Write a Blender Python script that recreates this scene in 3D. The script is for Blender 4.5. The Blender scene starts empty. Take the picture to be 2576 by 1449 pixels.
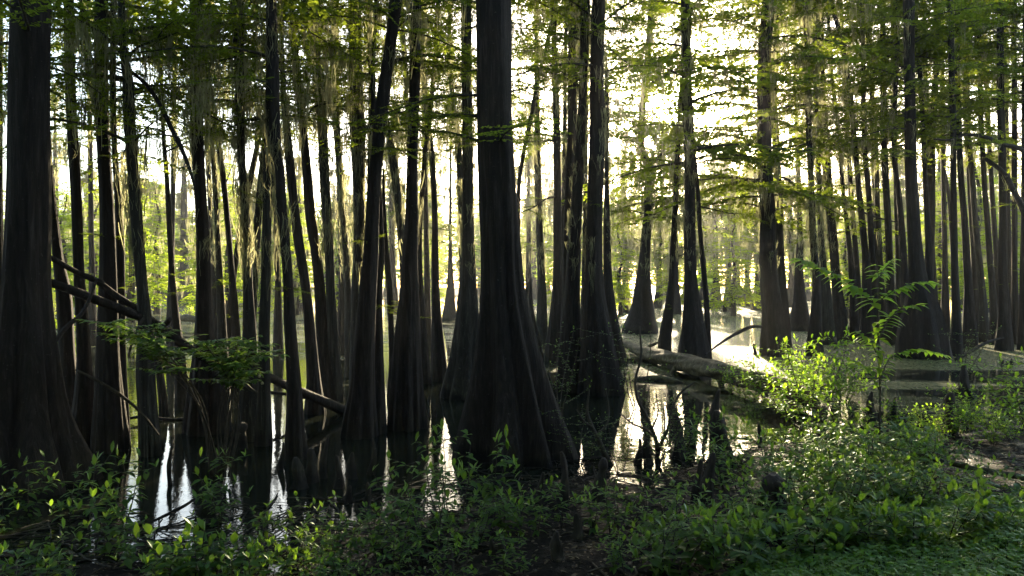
import bpy, math
import numpy as np
R = math.radians
rng = np.random.default_rng(11)
F, CX, CY, HC = 1983.0, 1288.0, 724.5, 2.0        # survey units: focal length, centre, eye height above the water
SUN_AZ, SUN_EL = R(11.3), R(12.2)
sc = bpy.context.scene
col = sc.collection

def W(px, py, d):
    return np.array([(px - CX) / F * d, d, HC - (py - CY) / F * d])

# ------------------------------------------------------------------ materials
def new_mat(name):
    m = bpy.data.materials.new(name); m.use_nodes = True
    nt = m.node_tree; nt.nodes.clear()
    out = nt.nodes.new('ShaderNodeOutputMaterial')
    return m, nt, out
def N(nt, t, **kw):
    n = nt.nodes.new(t)
    for k, v in kw.items():
        if k in n.inputs.keys(): n.inputs[k].default_value = v
        else: setattr(n, k, v)
    return n
def ramp(nt, fac, stops):
    r = nt.nodes.new('ShaderNodeValToRGB')
    el = r.color_ramp.elements
    el[0].position, el[0].color = stops[0][0], (*stops[0][1], 1)
    el[1].position, el[1].color = stops[-1][0], (*stops[-1][1], 1)
    for p, c in stops[1:-1]:
        e = el.new(p); e.color = (*c, 1)
    nt.links.new(fac, r.inputs[0]); return r

def leaf_mat(name, c1, c2, trans, tfac=0.5, rough=0.4, scale=1.5, gloss=0.12):
    m, nt, out = new_mat(name); L = nt.links.new
    geo = N(nt, 'ShaderNodeNewGeometry')
    noi = N(nt, 'ShaderNodeTexNoise', Scale=scale, Detail=2.0)
    L(geo.outputs['Position'], noi.inputs['Vector'])
    add = N(nt, 'ShaderNodeMath', operation='MULTIPLY_ADD'); add.inputs[1].default_value = 0.5
    L(geo.outputs['Random Per Island'], add.inputs[0]); L(noi.outputs['Fac'], add.inputs[2])
    r = ramp(nt, add.outputs[0], [(0.3, c1), (0.95, c2)])
    r2 = ramp(nt, add.outputs[0], [(0.3, tuple(x * .6 for x in trans)), (0.95, trans)])
    d = N(nt, 'ShaderNodeBsdfDiffuse'); L(r.outputs[0], d.inputs[0])
    t = N(nt, 'ShaderNodeBsdfTranslucent'); L(r2.outputs[0], t.inputs[0])
    mx = N(nt, 'ShaderNodeMixShader'); mx.inputs[0].default_value = tfac
    L(d.outputs[0], mx.inputs[1]); L(t.outputs[0], mx.inputs[2])
    if gloss > 0:
        g = N(nt, 'ShaderNodeBsdfGlossy', Roughness=rough); g.inputs['Color'].default_value = (.8, .9, .8, 1)
        fr = N(nt, 'ShaderNodeFresnel', IOR=1.4)
        mg = N(nt, 'ShaderNodeMath', operation='MULTIPLY'); mg.inputs[1].default_value = gloss * 3.2
        L(fr.outputs[0], mg.inputs[0])
        m2 = N(nt, 'ShaderNodeMixShader'); L(mg.outputs[0], m2.inputs[0])
        L(mx.outputs[0], m2.inputs[1]); L(g.outputs[0], m2.inputs[2]); mx = m2
    L(mx.outputs[0], out.inputs[0]); return m

def bark_mat(name, c1, c2, c3, sx=26.0, sz=2.2, bump=0.8):
    m, nt, out = new_mat(name); L = nt.links.new
    tc = N(nt, 'ShaderNodeTexCoord')
    mp = N(nt, 'ShaderNodeMapping'); mp.inputs['Scale'].default_value = (sx, sx, sz)
    L(tc.outputs['Object'], mp.inputs['Vector'])
    n1 = N(nt, 'ShaderNodeTexNoise', Scale=1.0, Detail=6.0, Roughness=0.65, Distortion=0.7); L(mp.outputs[0], n1.inputs['Vector'])
    n2 = N(nt, 'ShaderNodeTexNoise', Scale=1.7, Detail=3.0); L(tc.outputs['Object'], n2.inputs['Vector'])
    r = ramp(nt, n1.outputs['Fac'], [(0.32, c1), (0.55, c2), (0.78, c3)])
    mix = N(nt, 'ShaderNodeMix', data_type='RGBA', blend_type='MULTIPLY'); mix.inputs[0].default_value = 0.6
    r2 = ramp(nt, n2.outputs['Fac'], [(0.3, (.55, .55, .55)), (0.7, (1.2, 1.2, 1.15))])
    L(r.outputs[0], mix.inputs[6]); L(r2.outputs[0], mix.inputs[7])
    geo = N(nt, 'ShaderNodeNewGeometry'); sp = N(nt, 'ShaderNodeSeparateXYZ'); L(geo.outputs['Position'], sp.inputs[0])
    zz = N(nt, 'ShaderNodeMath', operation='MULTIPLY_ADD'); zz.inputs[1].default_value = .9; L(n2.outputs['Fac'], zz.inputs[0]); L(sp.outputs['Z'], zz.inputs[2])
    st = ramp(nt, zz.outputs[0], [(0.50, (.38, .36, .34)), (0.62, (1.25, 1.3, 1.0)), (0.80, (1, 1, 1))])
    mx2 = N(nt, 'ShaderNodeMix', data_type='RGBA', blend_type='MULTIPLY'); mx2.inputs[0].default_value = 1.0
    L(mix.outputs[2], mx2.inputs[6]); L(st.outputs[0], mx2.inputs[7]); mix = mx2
    ns = N(nt, 'ShaderNodeTexNoise', Scale=38.0, Detail=2.0); L(tc.outputs['Object'], ns.inputs['Vector'])
    ls = ramp(nt, ns.outputs['Fac'], [(0.69, (0, 0, 0)), (0.75, (.6, .6, .6))])
    mx3 = N(nt, 'ShaderNodeMix', data_type='RGBA'); mx3.inputs[7].default_value = (c3[0] * 1.6, c3[1] * 1.75, c3[2] * 1.6, 1)
    L(ls.outputs[0], mx3.inputs[0]); L(mix.outputs[2], mx3.inputs[6]); mix = mx3
    b = N(nt, 'ShaderNodeBsdfPrincipled', Roughness=0.85)
    b.inputs['Specular IOR Level'].default_value = 0.2
    L(mix.outputs[2], b.inputs['Base Color'])
    bp = N(nt, 'ShaderNodeBump', Strength=bump, Distance=0.03)
    L(n1.outputs['Fac'], bp.inputs['Height']); L(bp.outputs[0], b.inputs['Normal'])
    L(b.outputs[0], out.inputs[0]); return m

M = {}
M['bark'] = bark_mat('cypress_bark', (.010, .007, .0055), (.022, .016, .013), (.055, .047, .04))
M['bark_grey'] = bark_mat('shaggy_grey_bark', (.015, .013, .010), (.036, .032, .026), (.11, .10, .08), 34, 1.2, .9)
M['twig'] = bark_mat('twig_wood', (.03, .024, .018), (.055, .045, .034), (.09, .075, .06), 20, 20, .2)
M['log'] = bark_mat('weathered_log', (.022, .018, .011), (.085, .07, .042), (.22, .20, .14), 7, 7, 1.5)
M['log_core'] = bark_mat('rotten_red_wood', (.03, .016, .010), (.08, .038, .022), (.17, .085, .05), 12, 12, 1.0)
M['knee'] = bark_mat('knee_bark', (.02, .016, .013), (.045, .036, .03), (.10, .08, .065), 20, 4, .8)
M['needle'] = leaf_mat('cypress_leaves', (.02, .04, .012), (.042, .075, .02), (.30, .38, .03), .60, .5, .8, 0)
M['needle_young_lit'] = leaf_mat('sunlit_young_cypress_leaves', (.05, .10, .015), (.10, .17, .02), (.62, .80, .03), .7, .5, .8, 0)  # sunlit copy of the cypress leaf; the sun's brightness is in the colour
M['moss'] = leaf_mat('spanish_moss', (.07, .072, .05), (.15, .15, .10), (.46, .45, .25), .6, .8, 3.0, 0)
M['broad'] = leaf_mat('broad_leaves', (.024, .058, .02), (.055, .115, .034), (.28, .48, .03), .48, .42, 2.5, .09)
M['broad_lit'] = leaf_mat('sunlit_broad_leaves', (.045, .10, .015), (.08, .17, .025), (.45, .72, .03), .68, .38, 2.5, .08)  # brighter copy of the broad leaf, sunlight put into its colour
M['cover'] = leaf_mat('sunlit_cover_leaves', (.04, .09, .018), (.08, .165, .03), (.38, .66, .03), .55, .4, 5, .09)  # colour raised so the shaded corner carpet looks sunlit
M['litter'] = leaf_mat('dead_leaves', (.035, .024, .015), (.12, .085, .05), (.1, .06, .03), .2, .35, 8, .12)
M['far_needle_lit'] = leaf_mat('sunlit_far_leaves', (.05, .10, .02), (.09, .16, .03), (.50, .66, .07), .65, .5, .2, 0)  # brighter cypress leaf for far crowns, their sunlight mixed into the colour
M['berry'] = bark_mat('seed_ball', (.2, .19, .12), (.32, .3, .2), (.45, .42, .3), 60, 60, .3)
M['post'] = bark_mat('pale_post', (.4, .42, .45), (.5, .52, .55), (.6, .62, .65), 10, 2, .1)

def ground_mat():
    m, nt, out = new_mat('dark_wet_mud'); L = nt.links.new
    geo = N(nt, 'ShaderNodeNewGeometry')
    n1 = N(nt, 'ShaderNodeTexNoise', Scale=2.2, Detail=6.0, Roughness=0.65); L(geo.outputs['Position'], n1.inputs['Vector'])
    n2 = N(nt, 'ShaderNodeTexNoise', Scale=28.0, Detail=4.0, Roughness=0.7); L(geo.outputs['Position'], n2.inputs['Vector'])
    r = ramp(nt, n2.outputs['Fac'], [(0.3, (.004, .0035, .003)), (0.55, (.012, .0095, .007)), (0.8, (.035, .026, .019))])
    rr = ramp(nt, n1.outputs['Fac'], [(0.40, (.22, .22, .22)), (0.52, (.9, .9, .9))])
    b = N(nt, 'ShaderNodeBsdfPrincipled'); L(r.outputs[0], b.inputs['Base Color']); L(rr.outputs[0], b.inputs['Roughness'])
    b.inputs['Specular IOR Level'].default_value = 0.05
    mh = N(nt, 'ShaderNodeMath', operation='MULTIPLY_ADD'); mh.inputs[1].default_value = 0.5
    L(n2.outputs['Fac'], mh.inputs[0]); L(n1.outputs['Fac'], mh.inputs[2])
    bp = N(nt, 'ShaderNodeBump', Strength=0.9, Distance=0.06); L(mh.outputs[0], bp.inputs['Height']); L(bp.outputs[0], b.inputs['Normal'])
    L(b.outputs[0], out.inputs[0]); return m

def water_mat():
    m, nt, out = new_mat('swamp_water'); L = nt.links.new
    geo = N(nt, 'ShaderNodeNewGeometry')
    sep = N(nt, 'ShaderNodeSeparateXYZ'); L(geo.outputs['Position'], sep.inputs[0])
    mp = N(nt, 'ShaderNodeMapping'); mp.inputs['Scale'].default_value = (0.16, 0.42, 1)
    L(geo.outputs['Position'], mp.inputs['Vector'])
    n1 = N(nt, 'ShaderNodeTexNoise', Scale=1.0, Detail=6.0, Roughness=0.62, Distortion=0.8); L(mp.outputs[0], n1.inputs['Vector'])
    # drifts of pollen and duckweed gather on the open water, the shaded margin stays clear
    my = N(nt, 'ShaderNodeMapRange'); my.inputs['From Min'].default_value = 11; my.inputs['From Max'].default_value = 30
    my.inputs['To Min'].default_value = -0.22; my.inputs['To Max'].default_value = 0.13
    L(sep.outputs['Y'], my.inputs['Value'])
    mxx = N(nt, 'ShaderNodeMapRange'); mxx.inputs['From Min'].default_value = 1; mxx.inputs['From Max'].default_value = 6
    mxx.inputs['To Min'].default_value = -0.05; mxx.inputs['To Max'].default_value = 0.21
    L(sep.outputs['X'], mxx.inputs['Value'])
    a1 = N(nt, 'ShaderNodeMath', operation='ADD'); L(n1.outputs['Fac'], a1.inputs[0]); L(my.outputs[0], a1.inputs[1])
    a2 = N(nt, 'ShaderNodeMath', operation='ADD'); L(a1.outputs[0], a2.inputs[0]); L(mxx.outputs[0], a2.inputs[1])
    mask = N(nt, 'ShaderNodeMapRange'); mask.inputs['From Min'].default_value = 0.47; mask.inputs['From Max'].default_value = 0.60
    mask.inputs['To Min'].default_value = 0.0; mask.inputs['To Max'].default_value = 0.62
    L(a2.outputs[0], mask.inputs['Value'])
    n3 = N(nt, 'ShaderNodeTexNoise', Scale=9.0, Detail=5.0, Roughness=.7); L(geo.outputs['Position'], n3.inputs['Vector'])
    mm = N(nt, 'ShaderNodeMapRange'); mm.inputs['From Min'].default_value = .3; mm.inputs['From Max'].default_value = .65
    mm.inputs['To Min'].default_value = .6; mm.inputs['To Max'].default_value = 1.0; L(n3.outputs['Fac'], mm.inputs['Value'])
    mk = N(nt, 'ShaderNodeMath', operation='MULTIPLY'); L(mask.outputs[0], mk.inputs[0]); L(mm.outputs[0], mk.inputs[1])
    n2 = N(nt, 'ShaderNodeTexNoise', Scale=3.5, Detail=3.0, Roughness=.5); L(geo.outputs['Position'], n2.inputs['Vector'])
    n4 = N(nt, 'ShaderNodeTexNoise', Scale=22.0, Detail=3.0, Roughness=.6); L(geo.outputs['Position'], n4.inputs['Vector'])
    ny = N(nt, 'ShaderNodeMapRange'); ny.inputs['From Min'].default_value = 6.5; ny.inputs['From Max'].default_value = 10.5
    ny.inputs['To Min'].default_value = .55; ny.inputs['To Max'].default_value = .02; L(sep.outputs['Y'], ny.inputs['Value'])
    hh = N(nt, 'ShaderNodeMath', operation='MULTIPLY_ADD'); L(n4.outputs['Fac'], hh.inputs[0]); L(ny.outputs[0], hh.inputs[1]); L(n2.outputs['Fac'], hh.inputs[2])
    bp = N(nt, 'ShaderNodeBump', Strength=0.12, Distance=0.02); L(hh.outputs[0], bp.inputs['Height'])
    w = N(nt, 'ShaderNodeBsdfPrincipled', Roughness=0.03, IOR=1.33)
    w.inputs['Base Color'].default_value = (.012, .014, .009, 1); L(bp.outputs[0], w.inputs['Normal'])
    f = N(nt, 'ShaderNodeBsdfPrincipled', Roughness=0.6); f.inputs['Specular IOR Level'].default_value = 0.12
    fr = ramp(nt, n3.outputs['Fac'], [(0.3, (.075, .095, .025)), (0.7, (.21, .20, .075))]); L(fr.outputs[0], f.inputs['Base Color'])
    mx = N(nt, 'ShaderNodeMixShader'); L(mk.outputs[0], mx.inputs[0]); L(w.outputs[0], mx.inputs[1]); L(f.outputs[0], mx.inputs[2])
    L(mx.outputs[0], out.inputs[0]); return m
M['ground'] = ground_mat(); M['water'] = water_mat()

# ------------------------------------------------------------------ mesh helpers
class MB:
    """collects vertices and quads/tris with numpy and links them as one mesh object"""
    def __init__(s): s.v = []; s.f = []; s.m = []; s.n = 0
    def add(s, v, f, mi=0):
        v = np.asarray(v, float).reshape(-1, 3); f = np.asarray(f, np.int64)
        if len(f) == 0: return
        s.v.append(v); s.f.append(f + s.n); s.m.append(np.full(len(f), mi, np.int32)); s.n += len(v)
    def quads(s, q, mi=0):                      # q (n,4,3)
        q = np.asarray(q, float); n = len(q)
        if n: s.add(q.reshape(-1, 3), np.arange(n * 4).reshape(n, 4), mi)
    def data(s, name, mats, smooth=False, origin=(0, 0, 0)):
        me = bpy.data.meshes.new(name)
        if s.v:
            v = np.concatenate(s.v) - np.asarray(origin, float)
            loops = np.concatenate([f.ravel() for f in s.f])
            cnt = np.concatenate([np.full(len(f), f.shape[1]) for f in s.f])
            start = np.concatenate([[0], np.cumsum(cnt)[:-1]])
            me.vertices.add(len(v)); me.vertices.foreach_set('co', v.astype(np.float32).ravel())
            me.loops.add(len(loops)); me.loops.foreach_set('vertex_index', loops.astype(np.int32))
            me.polygons.add(len(cnt)); me.polygons.foreach_set('loop_start', start.astype(np.int32))
            me.polygons.foreach_set('material_index', np.concatenate(s.m))
            if smooth: me.polygons.foreach_set('use_smooth', np.ones(len(cnt), bool))
        for mt in mats: me.materials.append(M[mt])
        me.update(calc_edges=True); me.validate()
        return me
    def build(s, name, mats, parent=None, smooth=False, origin=(0, 0, 0)):
        if isinstance(mats, str): mats = [mats]
        o = bpy.data.objects.new(name, s.data(name, mats, smooth, origin)); col.objects.link(o)
        if parent is not None: o.parent = parent
        return o

def tag(o, label=None, cat=None, group=None, kind=None):
    if label: o['label'] = label
    if cat: o['category'] = cat
    if group: o['group'] = group
    if kind: o['kind'] = kind
    return o
def empty(name, loc, label, cat, group=None):
    o = bpy.data.objects.new(name, None); col.objects.link(o); o.location = loc; o.empty_display_size = .2
    return tag(o, label, cat, group)

def tube(mb, P, rad, sides=8, mi=0, flute=None, cap=True, wob=0.0, seed=0):
    """tube along P (n,3); rad (n,); flute(i, theta)->factor"""
    P = np.asarray(P, float); n = len(P)
    T = np.gradient(P, axis=0); T /= np.linalg.norm(T, axis=1)[:, None] + 1e-9
    up = np.array([0, 0, 1.0]) if abs(T[:, 2]).mean() < .8 else np.array([0, 1.0, 0])
    A = np.cross(np.broadcast_to(up, T.shape), T); A /= np.linalg.norm(A, axis=1)[:, None] + 1e-9
    B = np.cross(T, A)
    th = np.linspace(0, 2 * np.pi, sides, endpoint=False)
    fac = np.ones((n, sides))
    if flute is not None: fac = flute(n, th)
    if wob:
        r2 = np.random.default_rng(seed); fac = fac * (1 + wob * (r2.random((n, sides)) - .5))
    V = P[:, None] + (A[:, None] * np.cos(th)[None, :, None] + B[:, None] * np.sin(th)[None, :, None]) * (np.asarray(rad)[:, None] * fac)[..., None]
    i, j = np.meshgrid(np.arange(n - 1), np.arange(sides), indexing='ij'); j2 = (j + 1) % sides
    f = np.stack([i * sides + j, i * sides + j2, (i + 1) * sides + j2, (i + 1) * sides + j], -1).reshape(-1, 4)
    V = V.reshape(-1, 3)
    mb.add(V, f, mi)
    if cap:
        for k, c in ((0, P[0]), (n - 1, P[-1])):
            ring = V[k * sides:(k + 1) * sides]
            vv = np.vstack([ring, c]); jj = np.arange(sides)
            mb.add(vv, np.stack([jj, (jj + 1) % sides, np.full(sides, sides)], 1), mi)

def smooth_path(P, n):
    """Catmull-Rom like resample of control rows (any number of columns)"""
    P = np.asarray(P, float)
    t = np.concatenate([[0], np.cumsum(np.linalg.norm(np.diff(P[:, :3], axis=0), axis=1))])
    u = np.linspace(0, t[-1], n)
    m = np.gradient(P, t, axis=0) if len(P) > 2 else np.repeat((P[1:] - P[:1]) / t[-1], 2, 0)
    k = np.clip(np.searchsorted(t, u, side='right') - 1, 0, len(t) - 2)
    h = (t[k + 1] - t[k]); s = ((u - t[k]) / h)[:, None]; h = h[:, None]
    return (2*s**3-3*s**2+1)*P[k] + (s**3-2*s**2+s)*h*m[k] + (-2*s**3+3*s**2)*P[k+1] + (s**3-s**2)*h*m[k+1]

# ------------------------------------------------------------------ foliage templates
def bough_template(seed, n=24, dens=1.0, L=.036, w=.0085):
    r = np.random.default_rng(seed)
    t = np.linspace(0, 1, 9)
    ax = np.stack([t, .05 * np.sin(t * 4 + r.random() * 6) * t, -.10 * t**2 + .03 * np.sin(t * 5)], 1)
    wood = MB(); tube(wood, ax, .010 * (1 - t) + .0015, 4, cap=False)
    leaf = []; tw = []
    for i in range(n):
        ti = .10 + .9 * (i + r.random() * .6) / n
        p0 = np.array([np.interp(ti, t, ax[:, k]) for k in range(3)])
        s = 1 if i % 2 else -1
        a = s * R(r.uniform(38, 72))
        d = np.array([math.cos(a), math.sin(a), r.uniform(-.28, .12)]); d /= np.linalg.norm(d)
        Lt = (.42 * (1 - ti) ** .8 + .07) * r.uniform(.5, 1.25)
        m = max(3, int(Lt / .019 * dens))
        u = (np.arange(m) + r.random(m) * .5) / m
        P = p0 + d * (u * Lt)[:, None]; P[:, 2] -= .12 * (u * Lt) ** 1.3
        pe = p0 + d * Lt - np.array([0, 0, .12 * Lt ** 1.3])
        sd = np.cross(d, [0, 0, 1]); sd /= np.linalg.norm(sd)
        tw.append([p0 + sd * .002, p0 - sd * .002, pe - sd * .0008, pe + sd * .0008])
        for q in (-1, 1):
            keep = r.random(m) < .9
            Pk = P[keep]; k = len(Pk)
            b = R(1) * r.uniform(35, 65, k)[:, None]
            D = d * np.cos(b) + q * sd * np.sin(b); D[:, 2] += r.uniform(-.45, .2, k)
            D /= np.linalg.norm(D, axis=1)[:, None]
            S = np.cross(D, np.array([0, 0, 1.0]) + r.normal(0, .5, (k, 3))); S /= np.linalg.norm(S, axis=1)[:, None]
            l = (L * r.uniform(.6, 1.3, k) * (1 - .4 * u[keep]))[:, None]; ww = w * r.uniform(.7, 1.3, k)[:, None]
            leaf.append(np.stack([Pk, Pk + D * l * .45 + S * ww, Pk + D * l, Pk + D * l * .45 - S * ww], 1))
    wv = np.concatenate(wood.v); wf = np.concatenate(wood.f)
    return dict(wv=wv, wf=wf, tw=np.array(tw), leaf=np.concatenate(leaf), ax=ax)
BT = [bough_template(i) for i in range(8)]
BM = [bough_template(60 + i, 20, .8, .048, .0125) for i in range(6)]
BC = [bough_template(40 + i, 16, .55, .06, .017) for i in range(6)]     # coarse, for high or far crowns

def rotm(az, pitch, roll=0):
    ca, sa, cp, sp = math.cos(az), math.sin(az), math.cos(pitch), math.sin(pitch)
    Rz = np.array([[ca, -sa, 0], [sa, ca, 0], [0, 0, 1]]); Ry = np.array([[cp, 0, -sp], [0, 1, 0], [sp, 0, cp]])
    cr, sr = math.cos(roll), math.sin(roll); Rx = np.array([[1, 0, 0], [0, cr, -sr], [0, sr, cr]])
    return Rz @ Ry @ Rx
def put_bough(mb, T, p, az, pitch, s, leafi=0, woodi=1, roll=0):
    Rm = rotm(az, pitch, roll) * s
    mb.add(T['wv'] @ Rm.T + p, T['wf'], woodi)
    mb.quads(T['tw'] @ Rm.T + p, woodi)
    mb.quads(T['leaf'] @ Rm.T + p, leafi)
    return T['ax'] @ Rm.T + p

def moss(mb, P, L, ns, w, spread, r, mi=0):
    """strands hanging from points P (k,3), length L (k,), ns strands each"""
    P = np.repeat(np.asarray(P, float), ns, 0); L = np.repeat(np.asarray(L, float), ns)
    k = len(P)
    if k == 0: return
    O = r.normal(0, spread, (k, 3)) * [1, 1, .4]; P = P + O
    L = L * r.uniform(.25, 1.0, k) ** 1.2
    nl = 7; t = np.linspace(0, 1, nl)
    amp = r.normal(0, .018, (k, 1, 2)) ; ph = r.random((k, 1)) * 6
    C = np.zeros((k, nl, 3)); C[:] = P[:, None]
    C[..., 2] -= L[:, None] * t
    C[..., :2] -= O[:, None, :2] * (.65 * t)[None, :, None]
    C[..., 0] += amp[..., 0] * np.sin(t * 5 + ph) + r.normal(0, .007, (k, nl)); C[..., 1] += amp[..., 1] * np.sin(t * 4 + ph)
    a = r.random(k) * np.pi; D = np.stack([np.cos(a), np.sin(a) * .6, a * 0], 1)
    wid = w * r.uniform(.35, 1.25, (k, nl)) * (1 - .75 * t) * (.4 + .6 * np.minimum(1, t * 6)) * r.uniform(.6, 1.4, (k, 1))
    A = C + D[:, None] * wid[..., None]; B = C - D[:, None] * wid[..., None]
    q = np.stack([A[:, :-1], A[:, 1:], B[:, 1:], B[:, :-1]], 2)     # k, nl-1, 4, 3
    mb.quads(q.reshape(-1, 4, 3), mi)

# ------------------------------------------------------------------ terrain
SHX = np.array([-60, -12, -3.8, -2.6, -1.8, -.68, .45, 1.66, 2.95, 4.3, 5.7, 7.9, 12, 22, 60])
SHY = np.array([3., 5.0, 5.6, 5.7, 6.1, 7.1, 8.2, 8.5, 9.6, 10.4, 11.0, 12.3, 14.5, 19, 30])
def vnoise(x, y, f, s):
    return (np.sin(x * f * 1.3 + s) * np.cos(y * f * 1.7 - s * 2) + .5 * np.sin(x * f * 3.1 - y * f * 2.3 + s * 3) + .35 * np.cos(x * f * 5.3 + y * f * 6.1 + s)) / 1.85
def gz(x, y):
    x = np.asarray(x, float); y = np.asarray(y, float)
    s = np.interp(x, SHX, SHY) - y
    base = np.where(s < 0, np.maximum(-.6, s * .10), np.where(s < 1.5, .035 * s, .0525 + .075 * (s - 1.5)))
    base = np.minimum(base, .75)
    amp = np.where(s < -1, .02, .035)
    return base + amp * vnoise(x, y, 1.6, 1.0) + .018 * vnoise(x, y, 5.5, 4.0)
def hit(px, py):
    """where the sight line meets the ground or the water"""
    d = np.linspace(2.5, 60, 4000); x = (px - CX) / F * d; z = HC - (py - CY) / F * d
    g = np.maximum(gz(x, d), 0); k = np.argmax(z <= g)
    return float(x[k]), float(d[k]), float(max(gz(x[k], d[k]), -.05))

def grid_mesh(xs, ys, zf, name, mat):
    X, Y = np.meshgrid(xs, ys, indexing='ij'); Z = zf(X, Y)
    n, m = X.shape; i, j = np.meshgrid(np.arange(n - 1), np.arange(m - 1), indexing='ij')
    f = np.stack([i * m + j, (i + 1) * m + j, (i + 1) * m + j + 1, i * m + j + 1], -1).reshape(-1, 4)
    mb = MB(); mb.add(np.stack([X, Y, Z], -1), f); o = mb.build(name, mat, smooth=True); return o
xs = np.concatenate([[-900, -400, -150, -70, -40, -25], np.linspace(-16, 22, 380), [30, 45, 80, 150, 400, 900]])
ys = np.concatenate([[-900, -300, -80, -30, -12, -5], np.linspace(0, 17, 220), [20, 30, 50, 100, 170]])
def tz(X, Y):
    z = gz(X, Y); return z
g = grid_mesh(xs, ys, tz, 'ground', 'ground'); tag(g, 'dark wet mud bank and swamp bed', kind='structure')
gf = grid_mesh(np.linspace(-900, 900, 60), np.array([170.0, 178, 186, 200, 260, 500, 1500, 4000]),
               lambda X, Y: np.where(Y < 175, -.6, np.minimum(2.0, .02 * (Y - 178) + .0) + .1 * np.sin(X * .05)), 'far_ground', 'ground')
tag(gf, 'low far bank beyond the open water', kind='structure')
gw = grid_mesh(np.linspace(-900, 900, 10), np.array([-2.0, 4, 12, 30, 80, 240]), lambda X, Y: X * 0, 'water', 'water')
tag(gw, 'still green swamp water with a pollen film', kind='structure')

# ------------------------------------------------------------------ trees traced trunk by trunk
def parse(s): return np.array([[float(a) for a in q.split(',')] for q in s.split()])
TREES = []
def T(label, pts, base=None, **k): TREES.append((label, parse(pts), base, k))
# points are (across, down, width) on the survey grid, from top to waterline; the last row stands in the water unless base= is given
T('massive dark trunk filling the frame edge beside the fallen pole', '80,0,89 76,250,92 71,500,98 64,724,108 64,900,145 62,1060,200 60,1225,330', f=.5, m=.2, fl=.25, h=15)
T('sliver of trunk half cut off by the frame edge behind the massive dark trunk', '-2,0,16 -2,400,16 -1,724,18 0,1040,40', f=.8)
T('straight trunk just right of the massive dark trunk, flaring into a wide foot', '173,0,23 179,250,24 187,400,25 192,500,25 199,700,25 206,800,30 212,920,36 208,1060,60 202,1130,84', f=.5, m=.6)
T('trunk hugging the side of the massive dark trunk, its top hidden', '126,400,10 138,575,20 147,660,26 158,724,34 170,900,38 180,1040,52 188,1120,80', f=.3, stop=1)
T('thin crooked stem crossing in front of white sky between two straight trunks at far left', '206,0,14 214,125,12 230,225,12 243,290,13 252,400,12 258,560,13 262,724,15 264,1010,24', f=.5)
T('straight dark trunk behind the raised end of the fallen pole, with a reddish slimmer twin', '254,0,32 255,250,32 261,370,30 268,500,33 272,724,42 272,900,55 274,1000,68 275,1135,92', f=.9, m=.9, fl=.2)
T('slim reddish trunk tight against a thicker straight trunk at left', '285,0,14 284,250,14 290,400,14 297,500,17 302,600,20 304,724,20 305,900,24 305,1110,42', f=1.0)
T('shaggy pale-barked trunk forking at mid height above the fallen pole', '305,0,15 311,130,17 322,200,24 326,300,28 332,400,25 339,500,27 346,600,28 357,724,27 366,830,36 366,930,44 372,1030,46 378,1145,56', f=1.0, m=2.0, bark=1,
  limbs=['318,150,9 345,120,7 400,100,5 450,80,3', '330,180,8 365,210,10 400,260,11 430,320,12 455,370,12 475,420,9 490,470,5'])
T('slender pole-like trunk standing alone against the pale gap at left', '395,0,8 402,130,8 406,215,8 412,350,10 420,450,11 425,550,13 433,700,14 442,800,20 452,900,26 456,975,30 458,1030,36', f=.8, m=1.0)
T('leaning dead stem rising from the water below the fallen pole', '352,690,8 370,790,12 388,865,15 400,930,18 412,1045,23', f=0, stop=1)
T('thick trunk with a wide skirt of buttresses left of the buttonbush leaves', '494,0,30 495,250,29 500,425,29 507,550,30 512,724,37 513,830,44 517,900,62 518,975,84 520,1088,120', f=.9, m=1.8, fl=.25)
T('bowed slim trunk bending rightward behind the thick skirted trunk', '510,0,12 518,150,12 533,250,13 547,350,14 562,450,14 572,550,14 580,650,14 586,724,18 594,840,22 600,1000,30', f=1.0, m=.6)
T('pale thin trunk hung with grey moss beside the thick skirted trunk', '530,0,10 530,300,11 540,450,12 548,600,12 553,724,18 560,860,24 562,1000,34', f=1.2, m=2.0, bark=1)
T('moss-wrapped trunk under the darkest hanging moss, above the buttonbush leaves', '597,0,32 600,150,24 605,300,22 608,400,18 615,500,20 622,600,18 624,724,24 628,830,32 630,950,45 632,1105,74', f=.9, m=3.0, bark=1)
T('steeply slanting dark stem forming one arm of a V at left of centre', '668,280,8 658,310,10 645,380,13 630,450,15 612,540,15 598,620,14 587,700,14 580,770,16 574,980,26', f=.2, stop=1)
T('slanting trunk leaning out from the bundle, foot wide and dark', '665,360,12 655,480,18 648,560,18 641,650,20 632,760,26 628,850,32 626,1060,44', f=.3, m=1.2, stop=1)
T('dark trunk with a lumpy union at mid height and long bare lower stem', '682,0,24 686,175,32 688,300,34 699,400,24 704,425,22 707,500,26 716,600,24 725,724,24 728,800,28 735,900,32 740,975,38 742,1075,48 744,1152,64', f=.8, m=1.2, fl=.15)
T('left stem of the lumpy-union pair, mossy and parallel', '678,330,20 674,500,24 670,600,22 668,724,24 664,850,28 664,975,32 662,1120,46', f=.3, m=1.2, bark=1, stop=1)
T('slim trunk curving left at its top, just right of the lumpy-union trunk', '707,0,12 711,200,12 719,300,17 729,400,22 739,500,22 750,600,24 769,724,23 777,800,25 783,880,30 790,975,38 792,1040,56', f=1.2, m=1.0)
T('trunk leaning left with height, edges lit white, foot beside the seed-head knees', '733,0,14 737,75,16 745,150,16 755,250,20 765,350,20 774,450,23 782,550,26 796,650,25 803,724,27 810,824,32 820,924,46 826,1010,70', f=1.2, m=1.0,
  limbs=['768,300,6 790,270,5 815,262,4 850,258,2'])
T('straight mossy trunk with a shaggy pale right edge', '789,0,22 796,125,18 805,250,20 812,350,24 817,450,24 823,550,24 829,650,22 831,724,22 838,850,26 842,1010,44', f=1.2, m=2.2, bark=1)
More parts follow.
